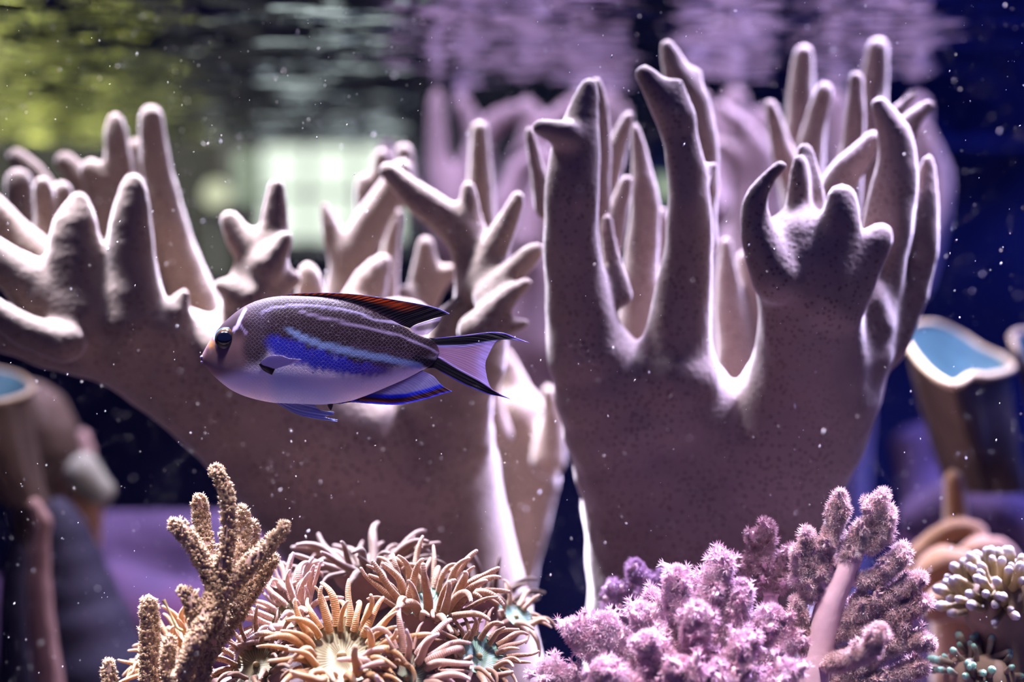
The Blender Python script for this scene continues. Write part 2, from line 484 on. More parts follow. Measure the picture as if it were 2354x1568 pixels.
LV2 = LV+np.array((0, 0, -0.012)); LVV = np.vstack([LV, LV2]); LFF = LF+[tuple(q+21 for q in reversed(ff)) for ff in LF]
leaf_me = raw_mesh('leaf', LVV, LFF); leaf_me.materials.append(M['leaf'])
for s in range(9):
    a = s*0.7; top = np.array((pc[0]+0.26*math.cos(a)*random.uniform(.2, 1.3), pc[1]+0.10*math.sin(a), pc[2]+random.uniform(-0.12, 0.12)))
    path = catmull([(pc[0]+0.03*math.cos(a), pc[1]+0.03*math.sin(a), -0.33), (pc[0]*.6+top[0]*.4, pc[1]*.6+top[1]*.4, (top[2]-0.3)/2+.05), top], 10)
    v, f, uv = tube(path, np.linspace(0.006, 0.003, 10), 6); obj('stem', v, f, M['leaf'], plant)
    for q in range(13):
        u = random.uniform(0.45, 1.0); p = path[int(u*9)]
        lo_ = bpy.data.objects.new('leaf', leaf_me); COL.objects.link(lo_); lo_.parent = plant
        sc_ = random.uniform(0.07, 0.12)
        m = Matrix.Translation(Vector(p-WL[plant])) @ Matrix.Rotation(random.uniform(0, 6.28), 4, 'Z') @ Matrix.Rotation(random.uniform(-0.5, 1.0), 4, 'X') @ Matrix.Scale(sc_, 4)
        lo_.matrix_local = m

# ------------------------------------------------------------------ rocks
def rock(name, label, mat, prims, seed, vox=0.004, k=0.02, wob=(0.006, 55.0), cat='rock'):
    segs = []
    for a, b, ra, rb in prims: segs.append((np.array(a, float), np.array(b, float), ra, rb, 0))
    v, f, vn, _ = sdf_mesh(segs, vox, k, wob, seed)
    v[:, 2] = np.maximum(v[:, 2], 0.0005)
    o = obj(name, v, f, mat)
    return tag(o, label, cat)
def R_(x, y, r, d): return P(x, y, d), r*d/F
def rockpx(name, label, mat, pts, seed, **kw):
    pr = []
    for (x0, y0, r0, d0), (x1, y1, r1, d1) in pts:
        a, ra = R_(x0, y0, r0, d0); b, rb = R_(x1, y1, r1, d1); pr.append((a, b, ra, rb))
    return rock(name, label, mat, pr, seed, **kw)

# ------------------------------------------------------------------ leather corals
KA = [
 ('stalk', .95, [(1060,1800,260,.97),(1020,1500,220,.96),(960,1250,210,.95),(900,1090,200,.93),(700,970,165,.91),(480,850,125,.90),(300,770,100,.89)]),
 ('stalk', .93, [(960,1330,230,.96),(740,1090,190,.93),(540,940,140,.91),(370,840,110,.90),(230,770,85,.89)]),
 ('stalk', .95, [(980,1200,190,.95),(1000,1000,135,.925),(1050,860,90,.905),(1090,780,68,.90)]),
 ('stalk', .93, [(800,1040,170,.93),(680,880,120,.905),(580,780,78,.90)]),
 ('stalk', .92, [(940,1090,160,.935),(935,940,128,.928),(925,810,110,.928),(920,770,84,.93)]),
 ('stalk', .92, [(740,1010,150,.925),(735,890,118,.918),(715,800,96,.918),(710,770,80,.92)]),
 ('stalk', .95, [(900,1040,160,.94),(860,860,110,.925),(810,760,70,.94)]),
 ('finger', .88, [(190,740,85),(110,690,72),(40,625,52),(-60,560,40)]),
 ('finger', .88, [(190,720,88),(172,600,66),(172,520,50),(180,462,26)]),
 ('finger', .88, [(305,740,88),(303,630,64),(300,520,49),(304,440,34),(306,418,24)]),
 ('finger', .88, [(385,760,60),(410,700,24),(424,676,13)]),
 ('finger', .97, [(480,790,70),(432,660,54),(385,520,46),(356,370,34),(347,266,27)]),
 ('finger', .97, [(320,600,44),(282,440,34),(268,320,27),(266,275,21)]),
 ('finger', 1.02, [(330,470,34),(316,345,27)]),
 ('finger', .97, [(215,580,42),(232,460,34),(208,388,25)]),
 ('finger', 1.02, [(210,480,34),(190,420,30),(150,372,24)]),
 ('finger', .94, [(115,640,48),(103,490,27),(97,424,21)]),
 ('finger', .95, [(160,620,52),(142,500,36),(140,440,25)]),
 ('finger', 1.02, [(110,450,30),(75,395,27),(38,362,23)]),
 ('finger', .98, [(90,640,60),(55,500,40),(42,415,30)]),
 ('finger', .92, [(150,690,70),(60,570,50),(-40,460,34)]),
 ('finger', .89, [(300,800,90),(190,795,74),(70,770,60),(-60,735,55)]),
 ('finger', .86, [(150,790,45),(60,760,40),(-20,712,34)]),
 # forked hand in the middle
 ('finger', .90, [(560,790,75),(578,680,66),(598,600,52),(550,545,36),(528,508,25)]),
 ('finger', .90, [(600,640,55),(624,560,42),(632,490,31),(635,428,20)]),
 ('finger', .89, [(620,610,38),(655,548,19)]),
 ('finger', .89, [(570,690,45),(528,664,26),(506,656,18)]),
 ('finger', .90, [(600,680,45),(672,645,24)]),
 ('finger', .94, [(722,760,44),(713,660,33),(707,626,24)]),
 ('finger', .98, [(795,780,62),(798,640,46),(838,540,43),(890,450,36),(925,390,26)]),
 ('finger', .98, [(800,600,36),(766,540,25),(746,472,13)]),
 ('finger', 1.03, [(850,520,30),(838,450,24),(836,416,18)]),
 ('finger', 1.03, [(880,470,28),(876,400,24),(878,358,19)]),
 ('finger', 1.03, [(925,450,27),(932,385,25),(930,350,21)]),
 ('finger', .95, [(815,740,55),(850,650,42),(880,606,24)]),
 ('finger', 1.0, [(880,700,34),(898,580,23),(913,490,13)]),
 ('finger', .98, [(950,790,55),(968,680,36),(978,600,28),(979,562,21)]),
 ('finger', .98, [(975,690,30),(1010,640,24),(1045,622,15)]),
 ('finger', .97, [(950,720,24),(930,672,17)]),
 # tall hand beside the big colony
 ('finger', .90, [(1085,830,80),(1105,700,62),(1095,610,52),(1050,525,44),(965,458,36),(890,392,22)]),
 ('finger', .90, [(1102,620,40),(1088,530,30),(1076,432,16)]),
 ('finger', .89, [(1108,660,48),(1138,570,36),(1176,490,25),(1190,456,17)]),
 ('finger', .88, [(1125,690,40),(1172,635,30),(1215,590,27),(1232,574,20)]),
 ('finger', .87, [(1100,760,50),(1160,692,27),(1210,652,16)]),
 ('finger', .99, [(1110,540,36),(1106,400,29),(1103,298,23)]),
 ('finger', .89, [(995,850,48),(1020,750,33),(1044,706,18)]),
 ('finger', .87, [(1110,770,34),(1205,743,13)]),
]
a_root = colony('leather_coral', 'broad tan leather coral with blunt fingers, behind the swimming fish', 'coral', M['leather'], KA, vox=0.0014, k=0.0045, seed=4)

KB = [
 ('stalk', .88, [(1610,1850,280,.93),(1600,1500,255,.92),(1590,1260,240,.905),(1500,1060,185,.885),(1400,900,128,.868),(1345,780,80,.86)]),
 ('stalk', .88, [(1600,1250,240,.905),(1560,1020,180,.885),(1550,880,112,.86),(1555,800,68,.86)]),
 ('stalk', .88, [(1620,1350,240,.915),(1760,1090,185,.885),(1860,900,150,.86),(1865,760,122,.84),(1848,640,114,.83),(1835,580,100,.83)]),
 ('stalk', .88, [(1850,960,150,.87),(1950,800,105,.86),(1960,690,80,.85)]),
 ('stalk', .88, [(1900,900,90,.87),(2000,790,75,.88),(2050,700,60,.88)]),
 ('finger', .84, [(1350,800,90,.86),(1318,620,68,.85),(1314,460,62,.84),(1322,350,57,.84),(1340,265,40,.84),(1354,200,22,.84)]),
 ('finger', .83, [(1300,310,34),(1245,292,21)]),
 ('finger', .88, [(1370,600,34),(1378,420,28),(1382,280,22),(1370,192,17)]),
 ('finger', .89, [(1260,480,32),(1232,380,19),(1217,297,12)]),
 ('finger', .84, [(1552,830,82,.86),(1578,620,60,.85),(1586,460,49,.84),(1568,330,43,.84),(1532,235,40,.84),(1482,170,22,.84)]),
 ('finger', .838, [(1566,270,30),(1558,192,16)]),
 ('finger', .845, [(1595,412,34),(1642,380,13)]),
 ('finger', .90, [(1610,560,38),(1612,380,36),(1592,240,40),(1556,165,34),(1534,108,18)]),
 ('finger', .90, [(1580,215,32),(1602,168,16)]),
 ('finger', .90, [(1630,430,20),(1628,310,15),(1614,225,12)]),
 ('finger', .91, [(1470,800,62),(1474,640,43),(1482,480,35),(1472,360,21),(1460,292,12)]),
 ('finger', .93, [(1380,560,40),(1400,400,30),(1425,320,24),(1446,266,14)]),
 ('finger', .90, [(1395,580,36),(1428,460,24),(1441,416,15)]),
 ('finger', .86, [(1425,680,30),(1400,560,20),(1395,502,15)]),
 ('finger', .95, [(1530,700,40),(1522,560,26),(1520,490,18)]),
 # hand on the right
 ('finger', .815, [(1785,640,60),(1745,540,42),(1736,470,30),(1758,420,24),(1794,382,15)]),
 ('finger', .832, [(1830,620,60),(1832,500,36),(1835,430,26),(1838,370,16)]),
 ('finger', .84, [(1865,620,60),(1868,500,34),(1864,420,25),(1850,348,19)]),
 ('finger', .82, [(1890,680,66),(1922,560,56),(1934,490,44),(1936,458,36)]),
 ('finger', .825, [(1925,710,56),(1978,605,54),(2012,556,40),(2026,536,26)]),
 ('finger', .86, [(1990,740,70),(2025,600,60),(2046,480,56),(2062,390,50),(2056,310,40),(2024,244,22)]),
 ('finger', .87, [(2020,780,70),(2082,670,54),(2112,580,42),(2122,480,38),(2130,410,28),(2134,368,15)]),
 ('finger', .90, [(2060,340,30),(2095,278,24),(2134,242,17)]),
 ('finger', .93, [(2040,290,18),(2070,245,14),(2104,216,11)]),
 ('finger', .89, [(1880,580,55),(1905,470,40),(1950,390,37),(2005,325,27)]),
 ('finger', .93, [(1930,520,42),(1962,330,28),(1968,178,18)]),
 ('finger', 1.0, [(1990,480,50),(2006,260,37),(2016,112,26)]),
 ('finger', 1.0, [(1860,520,50),(1828,400,40),(1840,250,33),(1848,122,23)]),
 ('finger', .96, [(1850,500,40),(1868,320,31),(1894,208,21)]),
 ('finger', .98, [(1850,480,40),(1800,350,27),(1770,242,18)]),
 ('finger', .97, [(1720,1050,90),(1700,850,56),(1676,690,34),(1669,560,16)]),
 ('finger', .98, [(1740,900,70),(1735,720,46),(1722,600,30)]),
]
b_root = colony('leather_coral', 'massive brown leather coral with tall pointed fingers and a hand-like cluster, beside the cup coral', 'coral', M['leather_b'], KB, vox=0.0014, k=0.0045, seed=9)

# pale colony lit in the gap between the two
KD = [
 ('stalk', 1.06, [(1120,1750,90),(1140,1480,70),(1195,1290,44),(1215,1100,72),(1190,960,64)]),
 ('finger', 1.06, [(1200,980,60),(1180,880,32),(1162,812,14)]),
 ('finger', 1.03, [(1150,1000,30),(1130,900,20),(1160,835,13)]),
 ('finger', 1.04, [(1260,1060,40),(1270,960,26),(1262,900,16)]),
]
colony('leather_coral', 'small pale leather coral lit in the gap between the two large colonies', 'coral', M['leather'], KD, vox=0.0016, k=0.006, seed=12)

# pale pink colony at the back, its fingers almost touching the surface
KC = [
 ('stalk', 1.40, [(1000,1500,150),(1040,1000,130),(1180,740,115),(1180,560,80)]),
 ('stalk', 1.40, [(1230,800,110),(1100,640,60),(1040,520,45)]),
 ('finger', 1.40, [(1040,560,46),(1010,400,34),(1006,300,24),(1004,222,18)]),
 ('finger', 1.40, [(1060,520,44),(1085,380,36),(1130,290,32),(1190,255,22)]),
 ('finger', 1.42, [(1180,520,50),(1190,400,36),(1260,300,30),(1330,232,26)]),
 ('finger', 1.38, [(1150,520,40),(1190,390,26),(1265,350,20)]),
 ('finger', 1.36, [(1220,560,44),(1250,440,30),(1262,360,22)]),
 ('finger', 1.42, [(1030,560,34),(950,450,26),(890,345,22)]),
 ('finger', 1.42, [(1200,450,44),(1230,320,34),(1210,250,26)]),
 ('finger', 1.42, [(1280,520,50),(1340,360,44),(1390,240,36)]),
 ('finger', 1.45, [(1300,500,44),(1400,380,36),(1420,260,28)]),
 ('finger', 1.45, [(1100,480,40),(1100,330,32),(1060,240,24)]),
]
colony('leather_coral', 'pale pink leather coral with thin fingers reaching the water surface, behind the tan one', 'coral', M['leather_back'], KC, vox=0.0026, k=0.008, wob=(0.001, 80.), seed=15)
KE = [
 ('stalk', 1.30, [(1720,1500,150),(1720,1050,130),(1700,760,90),(1710,560,64)]),
 ('finger', 1.24, [(1720,620,56),(1715,440,36),(1690,360,28),(1640,330,20)]),
 ('finger', 1.24, [(1760,560,46),(1762,400,36),(1725,312,28),(1655,243,17)]),
 ('finger', 1.40, [(1700,600,60),(1640,400,44),(1600,240,36)]),
 ('finger', 1.40, [(1720,600,60),(1680,400,44),(1690,230,32)]),
 ('finger', 1.40, [(1740,600,60),(1740,420,44),(1760,270,30)]),
 ('finger', 1.38, [(1700,520,40),(1590,420,34),(1570,300,26)]),
]
colony('leather_coral', 'lilac leather coral glimpsed in the notch between the tall fingers and the hand-like cluster', 'coral', M['leather_back'], KE, vox=0.0026, k=0.008, wob=(0.001, 80.), seed=18)
KG = [
 ('stalk', 1.36, [(1930,1500,60,1.5),(1930,1000,70,1.5),(1960,760,80,1.45),(2020,580,80,1.40)]),
 ('finger', 1.36, [(2080,640,64),(2140,500,46),(2150,400,36),(2115,285,22)]),
 ('finger', 1.40, [(2000,560,60),(1950,400,44),(1920,235,30)]),
 ('finger', 1.40, [(2060,560,50),(2090,400,40),(2110,240,30)]),
 ('finger', 1.42, [(2010,560,50),(2010,400,44),(2000,290,32)]),
 ('finger', 1.42, [(1980,560,50),(1880,430,40),(1860,290,30)]),
]
colony('leather_coral', 'lilac leather coral standing behind the hand-like cluster of the massive brown one', 'coral', M['leather_back'], KG, vox=0.0026, k=0.008, wob=(0.001, 80.), seed=21)

# ------------------------------------------------------------------ the striped angelfish
s_ = FISH_D/F
def fp(x, y, off=0.0):                    # fish plane: photo pixels + thickness offset in pixels (towards the camera)
    q = P(x, y, FISH_D); q[1] -= off*s_; return q
def Z(pts):                               # zoomed sketch coordinates -> photo pixels
    return np.array([(440+a/3.018, 640+b/3.018) for a, b in pts])
def sm(x, a, b): t = np.clip((x-a)/(b-a), 0, 1); return t*t*(3-2*t)
def lin(c): return tuple((q/255.0/12.92 if q/255 <= 0.04045 else ((q/255.0+0.055)/1.055)**2.4) for q in c)
def pdist(px, py, line):
    """distance of points to a polyline, and parameter along it"""
    best = np.full(px.shape, 1e9); par = np.zeros(px.shape); n = len(line)-1
    for i in range(n):
        (x0, y0), (x1, y1) = line[i], line[i+1]
        dx, dy = x1-x0, y1-y0; t = np.clip(((px-x0)*dx+(py-y0)*dy)/(dx*dx+dy*dy), 0, 1)
        d = np.hypot(px-x0-t*dx, py-y0-t*dy); m = d < best
        best = np.where(m, d, best); par = np.where(m, (i+t)/n, par)
    return best, par

TOP = np.array([(461,827),(462,822),(466,813),(475,796),(486,778),(499,760),(523,734),(553,710),(579,696),(609,686),(640,681),(672,680),(738,683),(788,691),(838,706),(887,729),(920,746),(950,764),(972,774),(990,779),(1004,792),(1010,808)], float)
BOT = np.array([(461,828),(463,834),(468,840),(478,850),(500,872),(533,897),(573,914),(629,926),(688,929),(722,930),(758,929),(804,922),(838,911),(887,891),(937,869),(970,851),(988,842),(1003,827),(1010,812)], float)
TOP_s, BOT_s = catmull(TOP, 240), catmull(BOT, 240)
HWX = np.array([461,466,475,490,510,550,620,700,800,880,940,985,1010.])
HWY = np.array([1.5,8,15,24,33,47,58,58,48,33,20,10,1.5])
NS, NA = 230, 96
xs = 461+(1010-461)*np.linspace(0, 1, NS)**1.25
top = np.interp(xs, TOP_s[:, 0], TOP_s[:, 1]); bot = np.interp(xs, BOT_s[:, 0], BOT_s[:, 1]); hw = np.interp(xs, HWX, HWY)
for _ in range(3): hw[1:-1] = (hw[:-2]+2*hw[1:-1]+hw[2:])/4
ang = np.linspace(0, 2*np.pi, NA, endpoint=False)
cy = (top+bot)/2; hh = (bot-top)/2
se = lambda q, e: np.sign(q)*np.abs(q)**e
bx = np.repeat(xs, NA); by = (cy[:, None]-hh[:, None]*se(np.sin(ang), 1.0)[None]).ravel()
bo = (hw[:, None]*se(np.cos(ang), 0.88)[None]).ravel()
vb = np.array([(( x-W/2)*s_, FISH_D-o_*s_, CZ+(H/2-y)*s_) for x, y, o_ in zip(bx, by, bo)])
i, j = np.meshgrid(np.arange(NS-1), np.arange(NA), indexing='ij'); j2 = (j+1) % NA
fb = np.stack([i*NA+j, (i+1)*NA+j, (i+1)*NA+j2, i*NA+j2], -1).reshape(-1, 4)
def side_off(x, y):
    """how far the near flank stands out (pixels) at photo point x, y"""
    t_, b_, w_ = np.interp(x, xs, top), np.interp(x, xs, bot), np.interp(x, xs, hw)
    q = np.clip(((t_+b_)/2-y)/max((b_-t_)/2, 1e-3), -1, 1)
    return w_*(math.sqrt(1-q*q))**0.88

def fish_colour(x, y):
    zx, zy = (x-440)*3.018, (y-640)*3.018
    nse = wobble(np.stack([x*0.09, y*0.09, 0*x], -1), 1.0, 5)*0.5+wobble(np.stack([x*0.35, y*0.35, 0*x], -1), 1.0, 6)*0.5
    C = np.tile(np.array(lin((42, 26, 39))), (len(x), 1))
    def lay(m, c, a=1.0):
        nonlocal C
        m = (np.clip(m, 0, 1)*a)[:, None]; C = C*(1-m)+np.array(lin(c))*m
    # lower flank: boundary between dark back and pale belly
    bnd = np.interp(zx, [0,150,300,480,560,700,850,1000,1150,1300,1450,1600,1700], [640,560,560,560,470,520,590,625,655,650,610,575,540])
    lay(sm(zy-bnd+nse*22, -40, 60), (226, 216, 244))
    lay(sm(zy-bnd, 60, 220)*sm(zx, 500, 640)*(1-sm(zx, 900, 1150)), (168, 184, 236), 0.8)
    # head
    hd = 1-sm(zx+0.25*(zy-500), 400, 520)
    lay(hd*sm(zy, 330, 460)*(1-sm(zy+0.3*(zx-250), 620, 760)), (126, 98, 106), 0.95)
    lay(hd*sm(zy+0.3*(zx-250), 640, 780), (222, 210, 244))
    lay((1-sm(np.hypot(zx-470, (zy-480)*0.8), 60, 130)), (58, 44, 58), 0.9)
    lay(1-sm(np.hypot(zx-330, (zy-250)*0.9), 60, 190), (56, 36, 52), 0.8)
    # blue flank
    mid = np.interp(zx, [480,560,700,850,1000,1150,1300,1400], [430,450,500,550,590,620,640,650])
    wid = np.interp(zx, [480,560,700,900,1100,1250,1400], [10,70,95,85,62,40,5])
    bl = (1-sm(np.abs(zy-mid)+nse*26, wid*0.55, wid+8))*sm(zx, 490, 600)*(1-sm(zx, 1230, 1420))
    lay(bl, (34, 40, 178), 0.95)
    pur = np.exp(-((zx-1280)/150.0)**2-((zy-640)/48.0)**2); lay(pur, (92, 56, 150), 0.6)
    # dark band running into the lower tail lobe
    db, _ = pdist(zx, zy, [(1130,480),(1300,505),(1480,535),(1600,575),(1700,600)])
    lay(1-sm(db, 20, 46), (60, 40, 62), 0.9)
    db, _ = pdist(zx, zy, [(1560,565),(1660,590),(1760,610)]); lay(1-sm(db, 22, 44), (26, 20, 36), 0.95)
    lay(sm(zx, 1610, 1700)*(1-sm(zy, 440, 462)), (30, 22, 40), 0.95)
    lay(sm(zx, 1640, 1720)*sm(zy, 455, 475)*(1-sm(zy, 530, 560)), (92, 66, 88), 0.8)
    # pale blue line between back and flank
    pl, par = pdist(zx, zy, [(640,330),(720,375),(820,425),(920,460),(1040,492),(1160,518),(1300,545),(1450,575),(1590,610)])
    w_ = np.interp(par, [0,0.2,0.5,1], [14,26,30,24])
    lay((1-sm(pl+nse*7, w_*0.45, w_*1.25))*sm(par, 0.0, 0.12), (126, 152, 214), 0.85)
    # two thin lines on the back
    for ln, c, w0 in (([(480,250),(560,212),(680,190),(800,188),(900,198),(1050,215),(1180,245),(1270,288),(1390,302),(1515,340)], (178,168,222), 9),
                      ([(740,222),(860,258),(1000,290),(1150,325),(1300,360),(1450,395),(1550,440),(1650,482),(1730,530)], (178,160,212), 9)):
        d_, pr = pdist(zx, zy, ln); lay((1-sm(d_+nse*4, w0*0.3, w0*1.5))*sm(pr, 0, 0.05), c, 0.65)
    # face bar behind the eye
    d_, pr = pdist(zx, zy, [(382,222),(362,262),(345,300),(338,330),(312,358)]); lay(1-sm(d_+nse*4, 7, 18), (205,190,250), 0.95)
    d_, pr = pdist(zx, zy, [(350,315),(375,350),(402,385)]); lay(1-sm(d_+nse*4, 3, 11), (180,160,220), 0.7)
    d_, pr = pdist(zx, zy, [(168,360),(160,390),(168,420)]); lay(1-sm(d_, 3, 9), (170,170,230), 0.8)
    # speckled shoulder
    lay(np.exp(-((zx-500)/70.0)**2-((zy-270)/100.0)**2), (84,68,98), 0.4)
    # yellow on the snout, dark mouth corner, gill edge
    lay(np.exp(-((zx-150)/26.0)**2-((zy-460)/30.0)**2)*(0.6+nse), (196,130,40), 0.9)
    lay(np.exp(-((zx-118)/18.0)**2-((zy-500)/22.0)**2), (60,44,60), 0.6)
    return C

t = NT('fish_skin')
at = t.n('VertexColor', layer_name='Col')
uvn = t.n('UVMap').outputs[0]
mp = t.n('Mapping'); t.set(mp.inputs[0], uvn); mp.inputs['Rotation'].default_value = (0, 0, math.radians(45)); mp.inputs['Scale'].default_value = (1.0, 1.0, 1.0)
ve = t.n('TexVoronoi', feature='DISTANCE_TO_EDGE'); ve.inputs['Scale'].default_value = 0.145; ve.inputs['Randomness'].default_value = 0.45
t.set(ve.inputs['Vector'], mp.outputs[0])
edge = t.ramp(ve.outputs[0], [(0.02, (1, 1, 1)), (0.13, (0, 0, 0))])
sep = t.n('SeparateXYZ'); t.set(sep.inputs[0], uvn)
body_mask = t.math('SMOOTHSTEP' if False else 'GREATER_THAN', sep.outputs[0], 572.0)
mr = t.n('MapRange'); t.set(mr.inputs[0], sep.outputs[0]); mr.inputs[1].default_value = 560; mr.inputs[2].default_value = 590
mr2 = t.n('MapRange'); t.set(mr2.inputs[0], sep.outputs[0]); mr2.inputs[1].default_value = 1000; mr2.inputs[2].default_value = 950
e2 = t.math('MULTIPLY', t.math('MULTIPLY', edge, mr.outputs[0]), mr2.outputs[0])
nz = t.noise(0.05, 2, uvn); e3 = t.math('MULTIPLY', e2, t.math('MULTIPLY', nz, 0.6))
pale = t.mix(0.40, at.outputs[0], (0.62, 0.52, 0.80, 1))
colr = t.mix(e3, at.outputs[0], pale)
hb = t.math('SUBTRACT', 1.0, t.math('MULTIPLY', edge, mr.outputs[0]))
fine = t.noise(0.8, 2, uvn)
nrm = t.bump(t.math('ADD', hb, t.math('MULTIPLY', fine, 0.3)), 0.35, 0.0003)
M['fish'] = t.end(t.bsdf(colr, 0.6, 0.12, nrm))
t = NT('fish_fin')
at = t.n('VertexColor', layer_name='Col'); uvn = t.n('UVMap').outputs[0]
sp = t.n('SeparateXYZ'); t.set(sp.inputs[0], uvn)
wv = t.math('SINE', t.math('MULTIPLY', sp.outputs[0], 6.283*34)); wr = t.math('MULTIPLY_ADD', wv, 0.5, 0.5)
colr = t.mix(t.math('MULTIPLY', wr, 0.45), at.outputs[0], t.mix(0.5, at.outputs[0], (0.02, 0.015, 0.03, 1)))
bs = t.bsdf(colr, 0.5, 0.3, t.bump(wr, 0.3, 0.0003))
tl = t.n('BsdfTranslucent'); t.set(tl.inputs[0], colr)
m1 = t.n('MixShader'); m1.inputs[0].default_value = 0.35; t.set(m1.inputs[1], bs); t.set(m1.inputs[2], tl.outputs[0])
tr = t.n('BsdfTransparent'); m2 = t.n('MixShader'); t.set(m2.inputs[0], at.outputs[1]); t.set(m2.inputs[1], tr.outputs[0]); t.set(m2.inputs[2], m1.outputs[0])
M['fin'] = t.end(m2.outputs[0])
M['eye_dark'] = mat_simple('fish_eye_pupil', (0.004, 0.005, 0.015), (0.006, 0.008, 0.02), 50, rough=0.08, bump=0, spec=0.6, coat=0.6)
t = NT('fish_iris'); n = t.noise(300, 3)
M['iris'] = t.end(t.bsdf(t.ramp(n, [(0.4, (0.03, 0.018, 0.022)), (0.75, (0.14, 0.07, 0.02))]), 0.2, 0.5, coat=0.5))
M['eye_ring'] = mat_simple('fish_eye_ring', (0.05, 0.30, 0.62), (0.14, 0.55, 0.85), 80, rough=0.3, bump=0)
M['lip'] = mat_simple('fish_lip', lin((120, 100, 150)), lin((170, 150, 200)), 200, rough=0.4)
M['vent'] = mat_simple('fish_vent', (0.01, 0.01, 0.02), (0.02, 0.02, 0.035), 80)

fish = thing('angelfish', 'striped purple-brown angelfish with blue flank and long forked tail swimming before the corals', 'fish', fp(740, 930))
obj('body', vb, fb, M['fish'], fish, uv=np.stack([bx, H-by], -1), col=fish_colour(bx, by))
# eye
ex, ey, er = 524.5, 779.5, 26.0
eo = side_off(ex, ey)
v, f = ellipsoid((0, 0, 0), (er*s_, er*0.55*s_, er*s_), 28, 15); eye = obj('eye', v+fp(ex, ey, eo-6), f, M['iris'], fish)
v, f = ellipsoid((0, 0, 0), (18*s_, 5.0*s_, 15*s_), 24, 13); obj('pupil', v+fp(ex-3, ey-2, eo+6.5), f, M['eye_dark'], eye)
a = np.linspace(0, 2*np.pi, 40)
v, f, uv = tube(np.array([fp(ex+er*1.0*math.cos(q), ey+er*1.0*math.sin(q), eo-5+1.5*math.cos(q)) for q in a]), np.full(40, 1.1*s_), 6, cap=False)
obj('eye_ring', v, f, M['eye_ring'], eye)
# lips
v1 = ellipsoid(fp(467, 821, 0), (7*s_, 9*s_, 5*s_), 14, 9); obj('upper_lip', *v1, M['lip'], fish)
v1 = ellipsoid(fp(468, 832, 0), (7*s_, 9*s_, 5*s_), 14, 9); obj('lower_lip', *v1, M['lip'], fish)

def fin(name, base, s0, outer, s1, colf, off=None, n=70, m=26, curve=0.0, twist=None, thick=0.00022, parent=None):
    """Coons patch between four photo-pixel curves; base s0: base[0]->outer[0], s1: base[-1]->outer[-1]"""
    B = catmull(base, n); O = catmull(outer, n); A0 = catmull(s0, m); A1 = catmull(s1, m)
    u = np.linspace(0, 1, n)[:, None, None]; w = np.linspace(0, 1, m)[None, :, None]
    S = (1-w)*B[:, None]+w*O[:, None]+(1-u)*A0[None]+u*A1[None]-((1-u)*(1-w)*B[0]+u*(1-w)*B[-1]+(1-u)*w*O[0]+u*w*O[-1])
    uu, ww = np.meshgrid(np.linspace(0, 1, n), np.linspace(0, 1, m), indexing='ij')
    o_ = np.zeros((n, m)) if off is None else off(uu, ww, S)
    o_ = o_+curve*np.sin(uu*3.0)*ww**2+0.5*np.sin(uu*70)*ww
    v = np.stack([(S[..., 0]-W/2)*s_, FISH_D-o_*s_, CZ+(H/2-S[..., 1])*s_], -1).reshape(-1, 3)
    i, j = np.meshgrid(np.arange(n-1), np.arange(m-1), indexing='ij')
    f = np.stack([i*m+j, i*m+j+1, (i+1)*m+j+1, (i+1)*m+j], -1).reshape(-1, 4)
    c = colf(S[..., 0].ravel(), S[..., 1].ravel(), uu.ravel(), ww.ravel())
    ob = obj(name, v, f, M['fin'], parent or fish, uv=np.stack([uu.ravel(), ww.ravel()], -1), col=c)
    md = ob.modifiers.new('thickness', 'SOLIDIFY'); md.thickness = thick; md.offset = 0
    return ob
def mixc(c, m, d, a=None):
    m = np.clip(m, 0, 1)[:, None]; t_ = np.array((*lin(d[:3]), d[3])); return c*(1-m)+t_*m
def flat(c, n): return np.tile(np.array((*lin(c[:3]), c[3])), (n, 1))

def c_dorsal(x, y, u, w):
    c = flat((26, 18, 34, 1.0), len(x))
    c = mixc(c, (1-sm(w, 0.0, 0.22))*(1-sm(u, .75, .95)), (78, 54, 80, 1))
    st = (np.sin(u*2*np.pi*30+w*3) > 0.1)*1.0
    c = mixc(c, sm(w, 0.35, 0.55)*(1-sm(w, 0.86, 0.95))*(0.25+0.75*st)*sm(u, 0.02, 0.1)*(1-sm(u, 0.62, 0.78)), (196, 88, 24, 1))
    c = mixc(c, sm(w, 0.93, 0.985), (150, 146, 225, 1))
    return c
fin('dorsal_fin', Z([(540,140),(700,128),(900,132),(1050,158),(1200,204),(1350,274),(1450,322),(1515,345)]),
    Z([(540,140),(545,134)]), Z([(545,134),(700,108),(900,100),(1100,107),(1300,130),(1500,162),(1650,190),(1735,216),(1792,244)]),
    Z([(1515,345),(1560,318),(1650,288),(1735,262),(1792,244)]), c_dorsal, n=150, m=22)
def c_soft(x, y, u, w):
    c = flat((126, 104, 150, 0.45), len(x)); c = mixc(c, 1-sm(u, 0.0, 0.09), (180, 170, 225, 1)); return mixc(c, sm(w, .0, .3)*sm(u, .1, .3)*(1-sm(u, .5, .8)), (60, 44, 66, .7))
fin('soft_dorsal_fin', Z([(1515,343),(1530,362),(1560,388)]), Z([(1515,343),(1580,315),(1660,290),(1735,268)]), Z([(1735,268),(1705,328),(1640,388)]), Z([(1560,388),(1600,392),(1640,388)]), c_soft, n=30, m=20)
